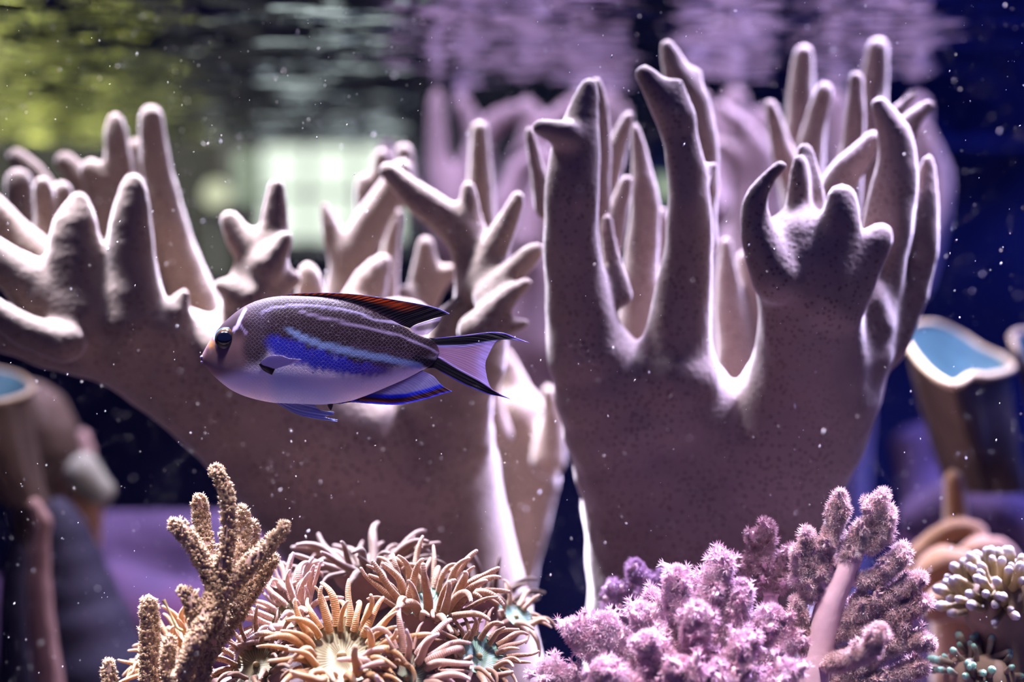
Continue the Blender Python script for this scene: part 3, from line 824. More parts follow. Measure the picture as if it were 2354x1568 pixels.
def c_tail(x, y, u, w):
    zx, zy = (x-440)*3.018, (y-640)*3.018
    c = flat((150, 116, 150, 0.86), len(x))
    c = mixc(c, sm(w, .55, 1.0), (150, 128, 190, 0.55))
    up = np.interp(zx, [1590,1640,1720,1900,2120,2250], [440,454,470,466,432,424]); lo_ = np.interp(zx, [1590,1640,1720,1850,2000,2080,2200], [500,512,548,628,708,762,838])
    c = mixc(c, 1-sm(np.abs(zy-up), 4, 14), (170, 160, 220, 1)); c = mixc(c, 1-sm(np.abs(zy-lo_), 4, 14), (180, 160, 215, 1))
    c = mixc(c, sm(up-zy, 0, 10), (20, 15, 32, 1)); c = mixc(c, sm(zy-lo_, 0, 12), (18, 14, 32, 1))
    e0, _ = pdist(zx, zy, [(1690,415),(1900,395),(2080,374),(2180,383),(2250,415),(2340,445)]); c = mixc(c, 1-sm(e0, 2, 7), (130, 110, 210, 1))
    e0, _ = pdist(zx, zy, [(1680,625),(1750,660),(1900,740),(2050,800),(2215,838)]); c = mixc(c, 1-sm(e0, 2, 7), (96, 84, 220, 1))
    c = mixc(c, (1-sm(w, 0.05, 0.35))*(zy > up+8)*(zy < lo_-8), (92, 66, 88, 1))
    return c
fin('tail_fin', Z([(1600,408),(1610,470),(1610,540),(1590,634)]), Z([(1600,408),(1690,414),(1900,395),(2080,374),(2180,383),(2250,412),(2342,446)]),
    Z([(2342,446),(2240,428),(2125,434),(2062,530),(2040,600),(2055,700),(2085,768),(2140,800),(2215,838)]), Z([(1590,634),(1680,622),(1750,660),(1900,740),(2050,800),(2140,818),(2215,838)]), c_tail, n=110, m=50, curve=5)
def c_anal(x, y, u, w):
    zx, zy = (x-440)*3.018, (y-640)*3.018
    c = flat((152, 140, 186, 0.96), len(x)); c = mixc(c, sm(w, .1, .5)*sm(u, .4, .7), (110, 104, 150, .8))
    e1 = [(1110,852),(1200,862),(1380,874),(1500,866),(1650,830),(1740,800),(1805,785)]
    d0, par = pdist(zx, zy, e1)
    c = mixc(c, 1-sm(d0, 58, 76), (46, 60, 190, 1)); c = mixc(c, 1-sm(d0, 34, 46), (84, 46, 46, 1))
    c = mixc(c, (1-sm(d0, 10, 30))*(1-sm(par, .2, .5))*(par > .1), (180, 100, 50, 1)); c = mixc(c, 1-sm(d0, 6, 14), (50, 60, 220, 1)); c = mixc(c, 1-sm(d0, 1, 5), (150, 140, 240, 1))
    return c
fin('anal_fin', Z([(1000,868),(1100,850),(1200,815),(1350,755),(1500,688),(1600,638)]), Z([(1000,868),(1030,872)]), Z([(1030,872),(1110,858),(1200,866),(1380,877),(1500,868),(1650,831),(1740,802),(1808,785)]),
    Z([(1600,638),(1680,680),(1740,745),(1808,785)]), c_anal, n=110, m=40)
def c_pect(x, y, u, w):
    c = flat((216, 204, 252, 0.95), len(x)); return mixc(c, sm(np.sin(u*60), 0.2, 1)*.5, (170, 156, 232, .9))
po = side_off(610, 835)
fin('pectoral_fin', Z([(498,582),(520,600),(560,612),(600,628)]), Z([(498,582),(540,548),(580,534)]), Z([(580,534),(650,534),(700,552),(786,560)]), Z([(600,628),(660,608),(730,590),(786,560)]), c_pect,
    off=lambda u, w, S: po+3+10*w, n=40, m=26)
def c_dark(x, y, u, w): return flat((48, 30, 46, 1), len(x))
fin('pectoral_base', Z([(486,592),(500,585)]), Z([(486,592),(520,635),(580,668)]), Z([(580,668),(604,622)]), Z([(500,585),(550,605),(604,622)]), c_dark, off=lambda u, w, S: po+1+2*w, n=12, m=16)
fin('pectoral_fin', Z([(498,582),(520,600),(560,612),(600,628)]), Z([(498,582),(540,548),(580,534)]), Z([(580,534),(650,534),(700,552),(786,560)]), Z([(600,628),(660,608),(730,590),(786,560)]), c_pect,
    off=lambda u, w, S: -po-3-10*w, n=40, m=26)
def c_pel(x, y, u, w):
    c = flat((150, 156, 226, 0.8), len(x)); c = mixc(c, sm(np.sin(u*36+1), .3, 1), (214, 214, 250, 1)); return mixc(c, 1-sm(u, 0, .07), (190, 200, 250, 1))
for sd, nm in ((9, 'pelvic_fin'), (-9, 'pelvic_fin')):
    dy = 0 if sd > 0 else -10
    fin(nm, Z([(565,846),(600,842),(640,840)]), Z([(565,846),(660,905),(760,950),(900,978),(1015,993+dy)]), Z([(1015,993+dy),(925,962),(992,941+dy),(905,922),(850,878)]), Z([(640,840),(740,852),(850,878)]), c_pel, off=lambda u, w, S, sd=sd: sd*(1-w*0.4), n=50, m=30)
pv = np.array([fp(*q) for q in Z([(962,860),(964,890),(966,905)])])
v, f, uv = tube(catmull(pv, 6), np.array([7,7,6,5,4,3])*s_, 10); obj('vent_papilla', v, f, M['vent'], fish)

# ------------------------------------------------------------------ anemones on the front rock
def mat_tent(name, c_lo, c_hi, tip, ridge=26.0, sheen=0.35):
    t = NT(name); uvn = t.n('UVMap').outputs[0]; sp = t.n('SeparateXYZ'); t.set(sp.inputs[0], uvn)
    inf = t.n('ObjectInfo')
    n = t.noise(140, 3)
    base = t.ramp(t.math('ADD', t.math('MULTIPLY', n, 0.6), t.math('MULTIPLY', inf.outputs['Random'], 0.4)), [(0.25, c_lo), (0.75, c_hi)])
    col = t.mix(t.ramp(sp.outputs[1], [(0.72, (0, 0, 0)), (0.97, (1, 1, 1))]), base, tip)
    wv = t.math('SINE', t.math('MULTIPLY', sp.outputs[1], 6.283*ridge)); h = t.math('ADD', t.math('MULTIPLY', wv, 0.35), t.math('MULTIPLY', n, 0.5))
    bs = t.bsdf(col, 0.55, 0.35, t.bump(h, 0.5, 0.0005), sheen=sheen)
    tl = t.n('BsdfTranslucent'); t.set(tl.inputs[0], col)
    m1 = t.n('MixShader'); m1.inputs[0].default_value = 0.3; t.set(m1.inputs[1], bs); t.set(m1.inputs[2], tl.outputs[0])
    return t.end(m1.outputs[0])
M['t_orange'] = mat_tent('tentacle_orange', (0.42, 0.22, 0.095), (0.54, 0.32, 0.16), (0.54, 0.38, 0.28))
M['t_tan'] = mat_tent('tentacle_tan', (0.29, 0.16, 0.10), (0.38, 0.23, 0.15), (0.44, 0.30, 0.25))
M['t_brown'] = mat_tent('tentacle_brown', (0.13, 0.075, 0.06), (0.20, 0.12, 0.095), (0.24, 0.16, 0.15))
M['t_pink'] = mat_tent('tentacle_pink', (0.40, 0.24, 0.19), (0.50, 0.33, 0.28), (0.56, 0.42, 0.42))
def mat_disc(name, c1, c2, c3):
    t = NT(name); uvn = t.n('UVMap').outputs[0]; sp = t.n('SeparateXYZ'); t.set(sp.inputs[0], uvn)
    wv = t.math('MULTIPLY_ADD', t.math('SINE', t.math('MULTIPLY', sp.outputs[0], 6.283*40)), 0.5, 0.5)
    n = t.noise(90, 3)
    a = t.mix(t.math('MULTIPLY', wv, 0.7), c1, c2)
    col = t.mix(t.ramp(n, [(0.4, (0, 0, 0)), (0.65, (1, 1, 1))]), a, c3)
    return t.end(t.bsdf(col, 0.5, 0.3, t.bump(wv, 0.4, 0.0004)))
M['d_green'] = mat_disc('disc_green', (0.17, 0.12, 0.07), (0.30, 0.34, 0.21), (0.20, 0.17, 0.10))
M['d_teal'] = mat_disc('disc_teal', (0.12, 0.25, 0.21), (0.19, 0.35, 0.29), (0.15, 0.21, 0.17))
M['d_brown'] = mat_disc('disc_brown', (0.16, 0.10, 0.09), (0.26, 0.20, 0.14), (0.14, 0.18, 0.13))
M['column'] = mat_simple('anemone_column', (0.16, 0.09, 0.08), (0.26, 0.16, 0.14), 60)
M['mouth'] = mat_simple('anemone_mouth', (0.24, 0.17, 0.09), (0.34, 0.26, 0.15), 200)

tent = []
r3 = np.random.default_rng(11)
for q in range(14):
    curl = [0.5, 0.9, 1.3, 0.3, 1.8, 0.7, 1.1, -0.5, 0.2, 1.5, 2.6, 0.6, -0.8, 1.0][q]
    n = 15; s = np.linspace(0, 1, n); b1 = r3.uniform(-0.5, 0.5); ph = r3.uniform(0, 6.28)
    th = curl*s**1.3+0.35*np.sin(s*5+ph)*s
    sd = b1*s+0.3*np.sin(s*4+ph*2)*s
    d = np.stack([np.sin(th), np.sin(sd), np.cos(th)*np.cos(sd)], -1); d /= np.linalg.norm(d, axis=1)[:, None]
    c = np.vstack([[0, 0, 0], np.cumsum((d[1:]+d[:-1])/2, 0)])/(n-1)
    rad = 0.088*(1-0.38*s-0.22*s**4)*(1+0.06*np.sin(s*9+ph))
    v, f, uv = tube(c, rad, 9); me = raw_mesh('tentacle', v, f, uv=uv); tent.append(me)
TM = {}
def tmesh(i, mk):
    if (i, mk) not in TM:
        me = tent[i].copy(); me.materials.append(M[mk]); TM[(i, mk)] = me
    return TM[(i, mk)]

def anemone(label, x, y, d, rdisc, face, length, count, tm, dm, seed, spread=(0.25, 1.35), rows=3, bias=None, colh=0.5, thick=1.0, lmin=0.7):
    """disc centre at photo pixel x, y and depth d; face = way the disc looks (x right, y away, z up)"""
    r = np.random.default_rng(seed)
    u = d/F; R = rdisc*u; L = length*u
    c = P(x, y, d); fz = Vector(face).normalized()
    q = Vector((0, 0, 1)).rotation_difference(fz).to_matrix()
    Q = np.array(q)
    root = thing('anemone', label, 'anemone', c-Q[:, 2]*R*(0.9+colh*1.2), 'anemones on the front rock')
    # oral disc: shallow dish with ruffled margin
    nr, na = 9, 48; V = []; UV = []
    for i in range(nr):
        s = i/(nr-1)
        for a in np.linspace(0, 2*np.pi, na, endpoint=False):
            rr = R*s*(1+0.05*math.sin(5*a+seed)*s); z = R*(0.22*s**2+0.08*math.sin(4*a+seed*2)*s*s-0.06+0.10*math.exp(-(s*5)**2))
            V.append(c+Q@np.array((rr*math.cos(a), rr*math.sin(a), z))); UV.append((a/(2*np.pi), s))
    Fq = [(i*na+j, i*na+(j+1) % na, (i+1)*na+(j+1) % na, (i+1)*na+j) for i in range(nr-1) for j in range(na)]
    Vo = []
    prof = [(1.0, 0.16), (1.02, 0.02), (0.90, -0.22), (0.66, -0.5), (0.58, -0.9-colh), (0.66, -1.0-colh*1.3)]
    for rr, z in prof:
        for a in np.linspace(0, 2*np.pi, 28, endpoint=False): Vo.append(c+Q@np.array((R*rr*math.cos(a), R*rr*math.sin(a), R*z)))
    Fo = [(i*28+j, (i+1)*28+j, (i+1)*28+(j+1) % 28, i*28+(j+1) % 28) for i in range(len(prof)-1) for j in range(28)]
    obj('column', np.array(Vo), Fo, M['column'], root)
    disc = obj('oral_disc', np.array(V), Fq, M[dm], root, uv=np.array(UV))
    vm, fm = ellipsoid((0, 0, 0), (R*0.13, R*0.11, R*0.15), 14, 9); obj('mouth', vm@Q.T+c+Q@np.array((0, 0, R*0.05)), fm, M['mouth'], disc)
    for k in range(count):
        row = k % rows; a = 2*math.pi*(k+r.uniform(-0.25, 0.25))/count
        rr = R*(0.74+0.16*row*2/max(rows-1, 1))*r.uniform(0.93, 1.05)
        el = spread[0]+(spread[1]-spread[0])*(row+r.uniform(0, 0.8))/rows       # 0 = along the disc axis, pi/2 = outwards
        rad = np.array((math.cos(a), math.sin(a), 0))
        dl = Q@(rad*math.sin(el)+np.array((0, 0, math.cos(el))))
        if bias is not None: dl = dl+np.array(bias)*r.uniform(0.5, 1.0); 
        dl = Vector(dl).normalized()
        out = Vector(Q@(rad*0.8)+np.array((0, 0, -0.75))+r.normal(size=3)*0.35)
        xx = (out-dl*out.dot(dl)).normalized(); yy = dl.cross(xx)
        sc_ = L*r.uniform(lmin, 1.15); th = thick*r.uniform(0.85, 1.15)*(0.75 if row == rows-1 else 1.0)
        p = c+Q@np.array((rr*math.cos(a), rr*math.sin(a), R*0.15))-WL[root]
        m = Matrix(((xx.x*sc_*th, yy.x*sc_*th, dl.x*sc_, p[0]), (xx.y*sc_*th, yy.y*sc_*th, dl.y*sc_, p[1]), (xx.z*sc_*th, yy.z*sc_*th, dl.z*sc_, p[2]), (0, 0, 0, 1)))
        # keep the bend in scale: swap to uniform scale when thin
        o = bpy.data.objects.new('tentacle', tmesh(int(r.integers(0, 14)), tm)); COL.objects.link(o); o.parent = root; o.matrix_local = m
    return root

anemone('dark brown anemone with long loose tentacles, at the top of the rock behind the others', 845, 1318, .815, 80, (-0.1, 0.0, 1), 125, 40, 't_brown', 'd_brown', 21, spread=(0.5, 1.6))
anemone('brown anemone on the right slope of the front rock, before the coral stalks', 1110, 1385, .85, 60, (0.35, 0.2, 1), 95, 26, 't_brown', 'd_brown', 22)
anemone('tan anemone with a mint green disc and tall upright tentacles', 985, 1395, .765, 78, (0.12, -0.35, 1), 120, 44, 't_tan', 'd_teal', 23, spread=(0.1, 1.2), bias=(0.1, 0, 0.25))
anemone('pale anemone with short upright tentacles beside the gorgonian tip', 655, 1350, .79, 42, (-0.05, -0.1, 1), 78, 26, 't_pink', 'd_brown', 24, spread=(0.1, 1.1))
anemone('pale tan anemone with thick tentacles combed to one side, between gorgonian and orange anemone', 665, 1425, .765, 62, (-0.5, -0.5, 0.8), 105, 36, 't_pink', 'd_green', 25, spread=(0.3, 1.4), bias=(-0.3, 0, 0))
anemone('bright orange anemone with a lime streaked disc and a round mouth', 786, 1510, .735, 92, (0.0, -0.72, 0.75), 112, 46, 't_orange', 'd_green', 26, spread=(0.25, 1.5), thick=1.1)
anemone('purplish brown anemone tucked below the mint green one, tentacles hanging', 1000, 1490, .775, 66, (0.2, -0.8, 0.35), 82, 34, 't_brown', 'd_brown', 27, spread=(0.5, 1.7), bias=(0, 0, -0.3))
anemone('rosy anemone with drooping tentacles at the foot of the orange one', 935, 1560, .73, 66, (0.15, -0.8, 0.45), 100, 34, 't_pink', 'd_brown', 28, spread=(0.3, 1.5), bias=(0, 0, -0.2), thick=1.1)
anemone('tan anemone with a teal disc at the lower right of the rock', 1100, 1510, .75, 62, (0.45, -0.6, 0.7), 80, 32, 't_tan', 'd_teal', 29, spread=(0.2, 1.5), thick=1.15, bias=(0, 0, -0.1))
anemone('small teal disc anemone with few stubby tentacles, on the far right edge of the rock', 1185, 1420, .80, 48, (0.5, -0.35, 0.75), 62, 16, 't_tan', 'd_teal', 30, spread=(0.4, 1.7), thick=1.3)
anemone('tan anemone with curled tentacles below the pale one beside the gorgonian', 590, 1530, .75, 62, (-0.3, -0.7, 0.7), 88, 32, 't_tan', 'd_green', 31, spread=(0.3, 1.5))
anemone('orange anemone peeking out behind the gorgonian', 400, 1500, .785, 70, (-0.6, -0.3, 0.75), 92, 34, 't_orange', 'd_brown', 32, spread=(0.3, 1.5), bias=(-0.2, 0, 0))
rockpx('live_rock', 'dark brown rock mound under the anemones', M['rock_dark'], [((820,1700,250,.83),(900,1560,170,.82)),((1020,1700,200,.83),(1040,1560,110,.82)),((620,1700,190,.80),(640,1560,100,.81)),((430,1700,140,.82),(430,1640,80,.82)),((850,1500,100,.82),(850,1430,60,.84)),((1090,1500,60,.84),(1120,1460,40,.86)),((820,2300,300,.86),(850,1800,260,.84))], 40, vox=0.003)

# ------------------------------------------------------------------ polyp covered corals
def polyp_template(nt=8, sides=3, L=1.0, w=0.12, flare=0.85, stalk=0.5):
    V = []; Fc = []
    for k in range(nt):
        a = 2*math.pi*k/nt; rad = np.array((math.cos(a), math.sin(a), 0)); tn = np.array((-math.sin(a), math.cos(a), 0))
        b = rad*0.12+np.array((0, 0, stalk)); e = b+rad*L*flare+np.array((0, 0, L*0.82))
        o = len(V)
        V += [b+tn*w*.75, b-tn*w*.75, b-rad*w*.6+np.array((0, 0, w*.6)), e]
        Fc += [(o, o+3, o+1), (o+1, o+3, o+2), (o+2, o+3, o)]
    o = len(V); r0 = 0.24
    for z in (-0.3, stalk+0.05):
        for k in range(4): V.append(np.array((r0*math.cos(k*1.5708), r0*math.sin(k*1.5708), z)))
    for k in range(4): Fc.append((o+k, o+(k+1) % 4, o+4+(k+1) % 4, o+4+k))
    V = np.array(V); T = []
    for q in Fc:
        T.append(q[:3]); 
        if len(q) == 4: T.append((q[0], q[2], q[3]))
    return V, np.array(T)
def nub_template():
    V, Fq = ellipsoid((0, 0, 0.35), (0.42, 0.42, 0.75), 6, 5)
    T = []
    for q in Fq:
        T.append(q[:3])
        if len(q) == 4: T.append((q[0], q[2], q[3]))
    V = V.copy(); k = V[:, 2] > 0.8; V[k] *= np.array((1.25, 1.25, 1.0))
    return V, np.array(T)
POLYP = polyp_template(); NUB = nub_template(); POLYP_S = polyp_template(6, w=0.2, L=0.8, flare=0.9, stalk=0.6)
def scatter(tpl, pos, nrm, size, r, jitter=0.35):
    """stamp a template at every position, returns one vertex and face array"""
    V, T = tpl; n = len(pos)
    nz = nrm+r.normal(size=nrm.shape)*jitter; nz /= np.linalg.norm(nz, axis=1)[:, None]
    a = r.normal(size=nrm.shape); x = a-nz*(a*nz).sum(1)[:, None]; x /= np.linalg.norm(x, axis=1)[:, None]; y = np.cross(nz, x)
    v = pos[:, None]+size[:, None, None]*(V[None, :, 0:1]*x[:, None]+V[None, :, 1:2]*y[:, None]+V[None, :, 2:3]*nz[:, None])
    f = (T[None]+(np.arange(n)*len(V))[:, None, None]).reshape(-1, 3)
    return v.reshape(-1, 3), f
def on_tube(path, rad, n, r, s0=0.0, tip=True):
    """random points and normals on a swept tube, crowding over its rounded tip"""
    path = np.asarray(path); rad = np.asarray(rad); tan, X, Y = frames(path)
    L = np.concatenate([[0], np.cumsum(np.linalg.norm(np.diff(path, axis=0), axis=1))]); tot = L[-1]+rad[-1]*1.2
    s = r.uniform(s0*L[-1], tot, n); a = r.uniform(0, 2*np.pi, n)
    ss = np.minimum(s, L[-1]); g = lambda A: np.stack([np.interp(ss, L, A[:, k]) for k in range(3)], -1)
    c = g(path); t_ = g(tan); x = g(X); y = g(Y); R = np.interp(ss, L, rad)
    over = np.clip((s-L[-1])/(rad[-1]*1.2), 0, 1)*math.pi/2
    rd = x*np.cos(a)[:, None]+y*np.sin(a)[:, None]
    nr = rd*np.cos(over)[:, None]+t_*np.sin(over)[:, None]
    return c+nr*R[:, None], nr

def mat_polyp(name, c1, c2, tl=0.35, rough=0.6):
    t = NT(name); n = t.noise(260, 3); n2 = t.noise(30, 2)
    col = t.ramp(t.math('ADD', t.math('MULTIPLY', n, 0.6), t.math('MULTIPLY', n2, 0.4)), [(0.36, c1), (0.62, c2)])
    bs = t.bsdf(col, rough, 0.3, sheen=0.2); tr = t.n('BsdfTranslucent'); t.set(tr.inputs[0], col)
    m = t.n('MixShader'); m.inputs[0].default_value = tl; t.set(m.inputs[1], bs); t.set(m.inputs[2], tr.outputs[0])
    return t.end(m.outputs[0])
M['pink_polyp'] = mat_polyp('polyp_pink', (0.74, 0.46, 0.58), (0.93, 0.72, 0.84), 0.45)
M['peach_polyp'] = mat_polyp('polyp_peach', (0.78, 0.54, 0.55), (0.95, 0.78, 0.79), 0.45)
M['dusky_polyp'] = mat_polyp('polyp_dusky', (0.40, 0.24, 0.28), (0.60, 0.40, 0.46))
M['mauve_polyp'] = mat_polyp('polyp_mauve', (0.46, 0.28, 0.46), (0.64, 0.44, 0.64))
M['pink_flesh'] = mat_simple('coral_flesh_pink', (0.56, 0.36, 0.42), (0.68, 0.46, 0.52), 90, bump=0.5)
M['gorg_polyp'] = mat_polyp('polyp_ochre', (0.42, 0.28, 0.17), (0.58, 0.42, 0.28), 0.3)
M['gorg_flesh'] = mat_simple('gorgonian_flesh', (0.26, 0.17, 0.15), (0.36, 0.24, 0.20), 120)

def bushy(name, label, d0, trunk, branches, pmat, psize, dens, seed, lob=9, group=None, br_k=1.0, lob_k=1.0):
    """soft coral tree: trunk + branches (photo px paths), lobules and star polyps"""
    r = np.random.default_rng(seed)
    def path(pts, n): return catmull(np.array([P(q[0], q[1], q[3] if len(q) > 3 else d0) for q in pts]), n)
    def rads(pts, n): return np.interp(np.linspace(0, 1, n), np.linspace(0, 1, len(pts)), [q[2]*d0/F for q in pts])
    b = P(trunk[0][0], trunk[0][1], trunk[0][3] if len(trunk[0]) > 3 else d0)
    root = thing(name, label, 'coral', b, group)
    v, f, uv = tube(path(trunk, 24), rads(trunk, 24), 16); obj('trunk', v, f, M['pink_flesh'], root)
    for br in branches:
        br = [tuple(br[0][:3])]+list(br[1:])   # every branch leaves from inside the trunk
        n = 16; pa = path(br, n); ra = rads(br, n)*br_k; u = d0/F
        tubes = [tube(pa, ra, 10)[:2]]; pos = []; nor = []
        Lb = np.linalg.norm(np.diff(pa, axis=0), axis=1).sum()
        k = int(dens*Lb/u*ra.mean()/u/190); p_, n_ = on_tube(pa, ra, max(k, 20), r, 0.25); pos.append(p_); nor.append(n_)
        tan, X, Y = frames(pa)
        for q in range(lob):
            s = 0.28+0.72*(q+r.uniform(0, .9))/lob; i_ = min(int(s*(n-1)), n-1); a = q*2.4+r.uniform(-.4, .4)
            dr = X[i_]*math.cos(a)+Y[i_]*math.sin(a)+tan[i_]*r.uniform(0.5, 1.1)+np.array((0, 0, 0.35)); dr /= np.linalg.norm(dr)
            l = r.uniform(20, 42)*u*(1.15-0.45*s)*lob_k; st = pa[i_]
            lp = np.array([st, st+dr*(ra[i_]+l*0.5), st+dr*(ra[i_]+l)]); lr = np.array([10, 11, 8])*u
            tubes.append(tube(catmull(lp, 6), np.interp(np.linspace(0, 1, 6), [0, .5, 1], lr), 7)[:2])
            p_, n_ = on_tube(catmull(lp, 6), np.interp(np.linspace(0, 1, 6), [0, .5, 1], lr), int(dens*0.42), r, 0.3); pos.append(p_); nor.append(n_)
        V, Fq = join(tubes); bo = obj('branch', V, Fq, M['pink_flesh'], root)
        pos = np.vstack(pos); nor = np.vstack(nor)
        v, f = scatter(POLYP, pos, nor, psize*u*r.uniform(.75, 1.2, len(pos)), r)
        po_ = obj('polyps', v, f, M[pmat], bo, smooth=False); po_['kind'] = 'stuff'
    return root
D1 = .735
bushy('soft_coral', 'bright pink bushy soft coral, a dense cushion of feathery polyps', D1,
  [(1610,1760,70),(1605,1640,60),(1600,1540,44),(1595,1440,34)],
  [[(1595,1480,24),(1630,1390,22),(1650,1320,18),(1660,1298,15)], [(1590,1480,22),(1560,1390,20),(1556,1330,16)], [(1600,1500,24),(1680,1430,22),(1700,1360,16)],
   [(1590,1520,26),(1500,1460,22),(1478,1412,16)], [(1580,1560,26),(1440,1500,24),(1392,1436,17)], [(1570,1580,26),(1420,1530,22),(1340,1470,18),(1322,1446,14)],
   [(1570,1600,24),(1400,1590,20),(1300,1560,16),(1262,1540,13)], [(1610,1520,26),(1720,1470,24),(1772,1420,17)], [(1615,1560,26),(1740,1530,24),(1808,1470,17)],
   [(1600,1540,24,.715),(1600,1470,22,.725),(1604,1412,16,.72)], [(1590,1580,24,.71),(1520,1520,22,.72),(1490,1480,17,.718)], [(1610,1580,24,.71),(1690,1530,22,.72),(1710,1480,16,.718)],
   [(1600,1620,24,.70),(1440,1580,22,.715),(1390,1545,17,.712)], [(1610,1620,24,.70),(1760,1590,22,.718),(1815,1545,16,.718)], [(1600,1600,22,.70),(1600,1560,22,.712),(1560,1540,17,.712)],
   [(1580,1560,22,.75),(1520,1450,18,.76),(1500,1380,14,.76)], [(1610,1620,22,.70),(1660,1590,20,.712),(1660,1560,16,.712)], [(1610,1520,22,.75),(1640,1430,20,.755),(1600,1350,15,.755)]],
  'pink_polyp', 12.5, 42, 51, lob=8)
bushy('soft_coral', 'peach pink tree-shaped soft coral with a thick bare forked trunk', .745,
  [(1850,1760,60),(1862,1600,44),(1882,1500,36),(1905,1400,33),(1935,1330,28),(1962,1280,22)],
  [[(1940,1320,22),(1965,1250,20),(1985,1215,15)], [(1950,1290,20),(2000,1220,19),(2010,1170,17),(2022,1146,14)], [(1960,1280,18),(2020,1240,17),(2040,1180,14)],
   [(1915,1350,20),(1900,1260,17),(1925,1190,15),(1932,1146,12)], [(1905,1370,20),(1870,1300,18),(1856,1230,14)], [(1900,1400,18),(1850,1340,15),(1835,1270,13)],
   [(1925,1340,20),(2010,1330,18),(2060,1290,15),(2070,1268,13)], [(1890,1450,22),(1990,1400,20),(2080,1350,18),(2112,1330,14)], [(1885,1470,22),(2000,1440,20),(2090,1400,18),(2122,1385,14)],
   [(1880,1480,22),(1960,1430,18),(1975,1380,14)], [(1870,1520,22),(2000,1500,19),(2100,1470,16),(2135,1480,12)], [(1865,1560,22),(1980,1530,20),(2060,1470,17),(2070,1430,13)],
   [(1860,1600,22),(2000,1570,20),(2090,1540,16),(2120,1535,12)], [(1860,1640,22),(1960,1600,20),(2040,1560,17)], [(1870,1540,18),(1840,1440,16),(1836,1390,13)], [(1860,1600,22),(1940,1560,18),(1960,1510,14)], [(1866,1540,20,.73),(1990,1500,18,.72),(2020,1450,14,.715)]],
  'peach_polyp', 10.5, 58, 52, lob=6, br_k=0.62, lob_k=0.55)
bushy('soft_coral', 'slender dusky pink soft coral stalk leaning beside the peach tree-shaped one', .775,
  [(1800,1760,40),(1790,1560,28),(1775,1420,20),(1770,1380,18)], [[(1772,1400,17),(1768,1320,18),(1755,1260,16),(1765,1215,14)], [(1772,1380,16),(1745,1330,14),(1712,1298,11)], [(1772,1390,14),(1800,1320,13),(1812,1275,11)], [(1772,1360,14),(1752,1290,14),(1735,1235,12)]], 'dusky_polyp', 10.5, 60, 53, lob=6, br_k=0.7, lob_k=0.6)
bushy('soft_coral', 'small mauve soft coral standing blurred behind the bright pink cushion', .81,
  [(1480,1760,40),(1478,1560,26),(1475,1440,18)], [[(1476,1460,16),(1468,1370,15),(1462,1310,11)], [(1474,1470,14),(1430,1400,14),(1412,1355,11)], [(1476,1470,15),(1520,1390,14),(1530,1325,11)], [(1476,1460,14),(1495,1390,13),(1500,1350,11)], [(1476,1480,15),(1400,1450,13),(1408,1400,11)]], 'mauve_polyp', 11, 44, 54, lob=6)
rockpx('live_rock', 'dark rock under the pink soft corals', M['rock_dark'], [((1560,1950,130,.745),(1640,1800,90,.735)),((1900,1950,130,.745),(1860,1800,90,.745)),((1740,2500,180,.74),(1740,2050,170,.74)),((1500,2060,120,.745),(1950,2060,120,.745))], 41)

# gorgonian
def gz(pts): return [(240+a/2.97, 1040+b/2.97, r_/2.97) + ((d_,) if d_ else ()) for a, b, r_, d_ in pts]
GD = .735
gb = [
 gz([(520,1800,150,0),(600,1500,135,0),(700,1200,115,0),(760,1000,80,0),(775,900,60,0)]),
 gz([(770,960,58,0),(810,760,56,0),(845,560,54,0),(850,390,50,0),(815,220,46,0),(768,135,42,0)]),
 gz([(745,930,54,0),(690,780,52,0),(610,640,54,0),(540,540,58,0),(495,498,50,0)]),
 gz([(730,800,50,.75),(700,650,54,.755),(665,480,58,.76),(648,330,46,.76)]),
 gz([(830,880,60,.75),(900,720,66,.75),(945,560,60,.755),(942,410,46,.755)]),
 gz([(860,900,50,.76),(960,720,54,.765),(1005,590,46,.765),(1010,500,38,.765)]),
 gz([(790,1020,60,0),(930,830,62,0),(1080,680,58,0),(1160,590,48,0),(1222,515,36,0)]),
 gz([(660,1400,90,0),(860,1120,86,.745),(1020,900,72,.75),(1140,740,44,.75)]),
 gz([(650,1280,56,.73),(620,1120,56,.728),(590,1010,54,.728),(545,960,44,.728)]),
 gz([(520,1560,60,.725),(620,1300,60,.72),(690,1120,54,.725),(710,1010,42,.73)]),
 gz([(330,1800,75,.745),(315,1500,72,.745),(308,1250,68,.745),(305,1040,60,.745)]),
 gz([(60,1800,46,.74),(40,1600,46,.74),(28,1460,40,.74)]),
 gz([(470,1640,44,.735),(430,1460,44,.735),(445,1300,38,.735)]),
]
g_root = thing('gorgonian', 'ochre gorgonian with knobbly fuzzy branches beside the anemones', 'coral', P(430, 1650, GD))
r5 = np.random.default_rng(61)
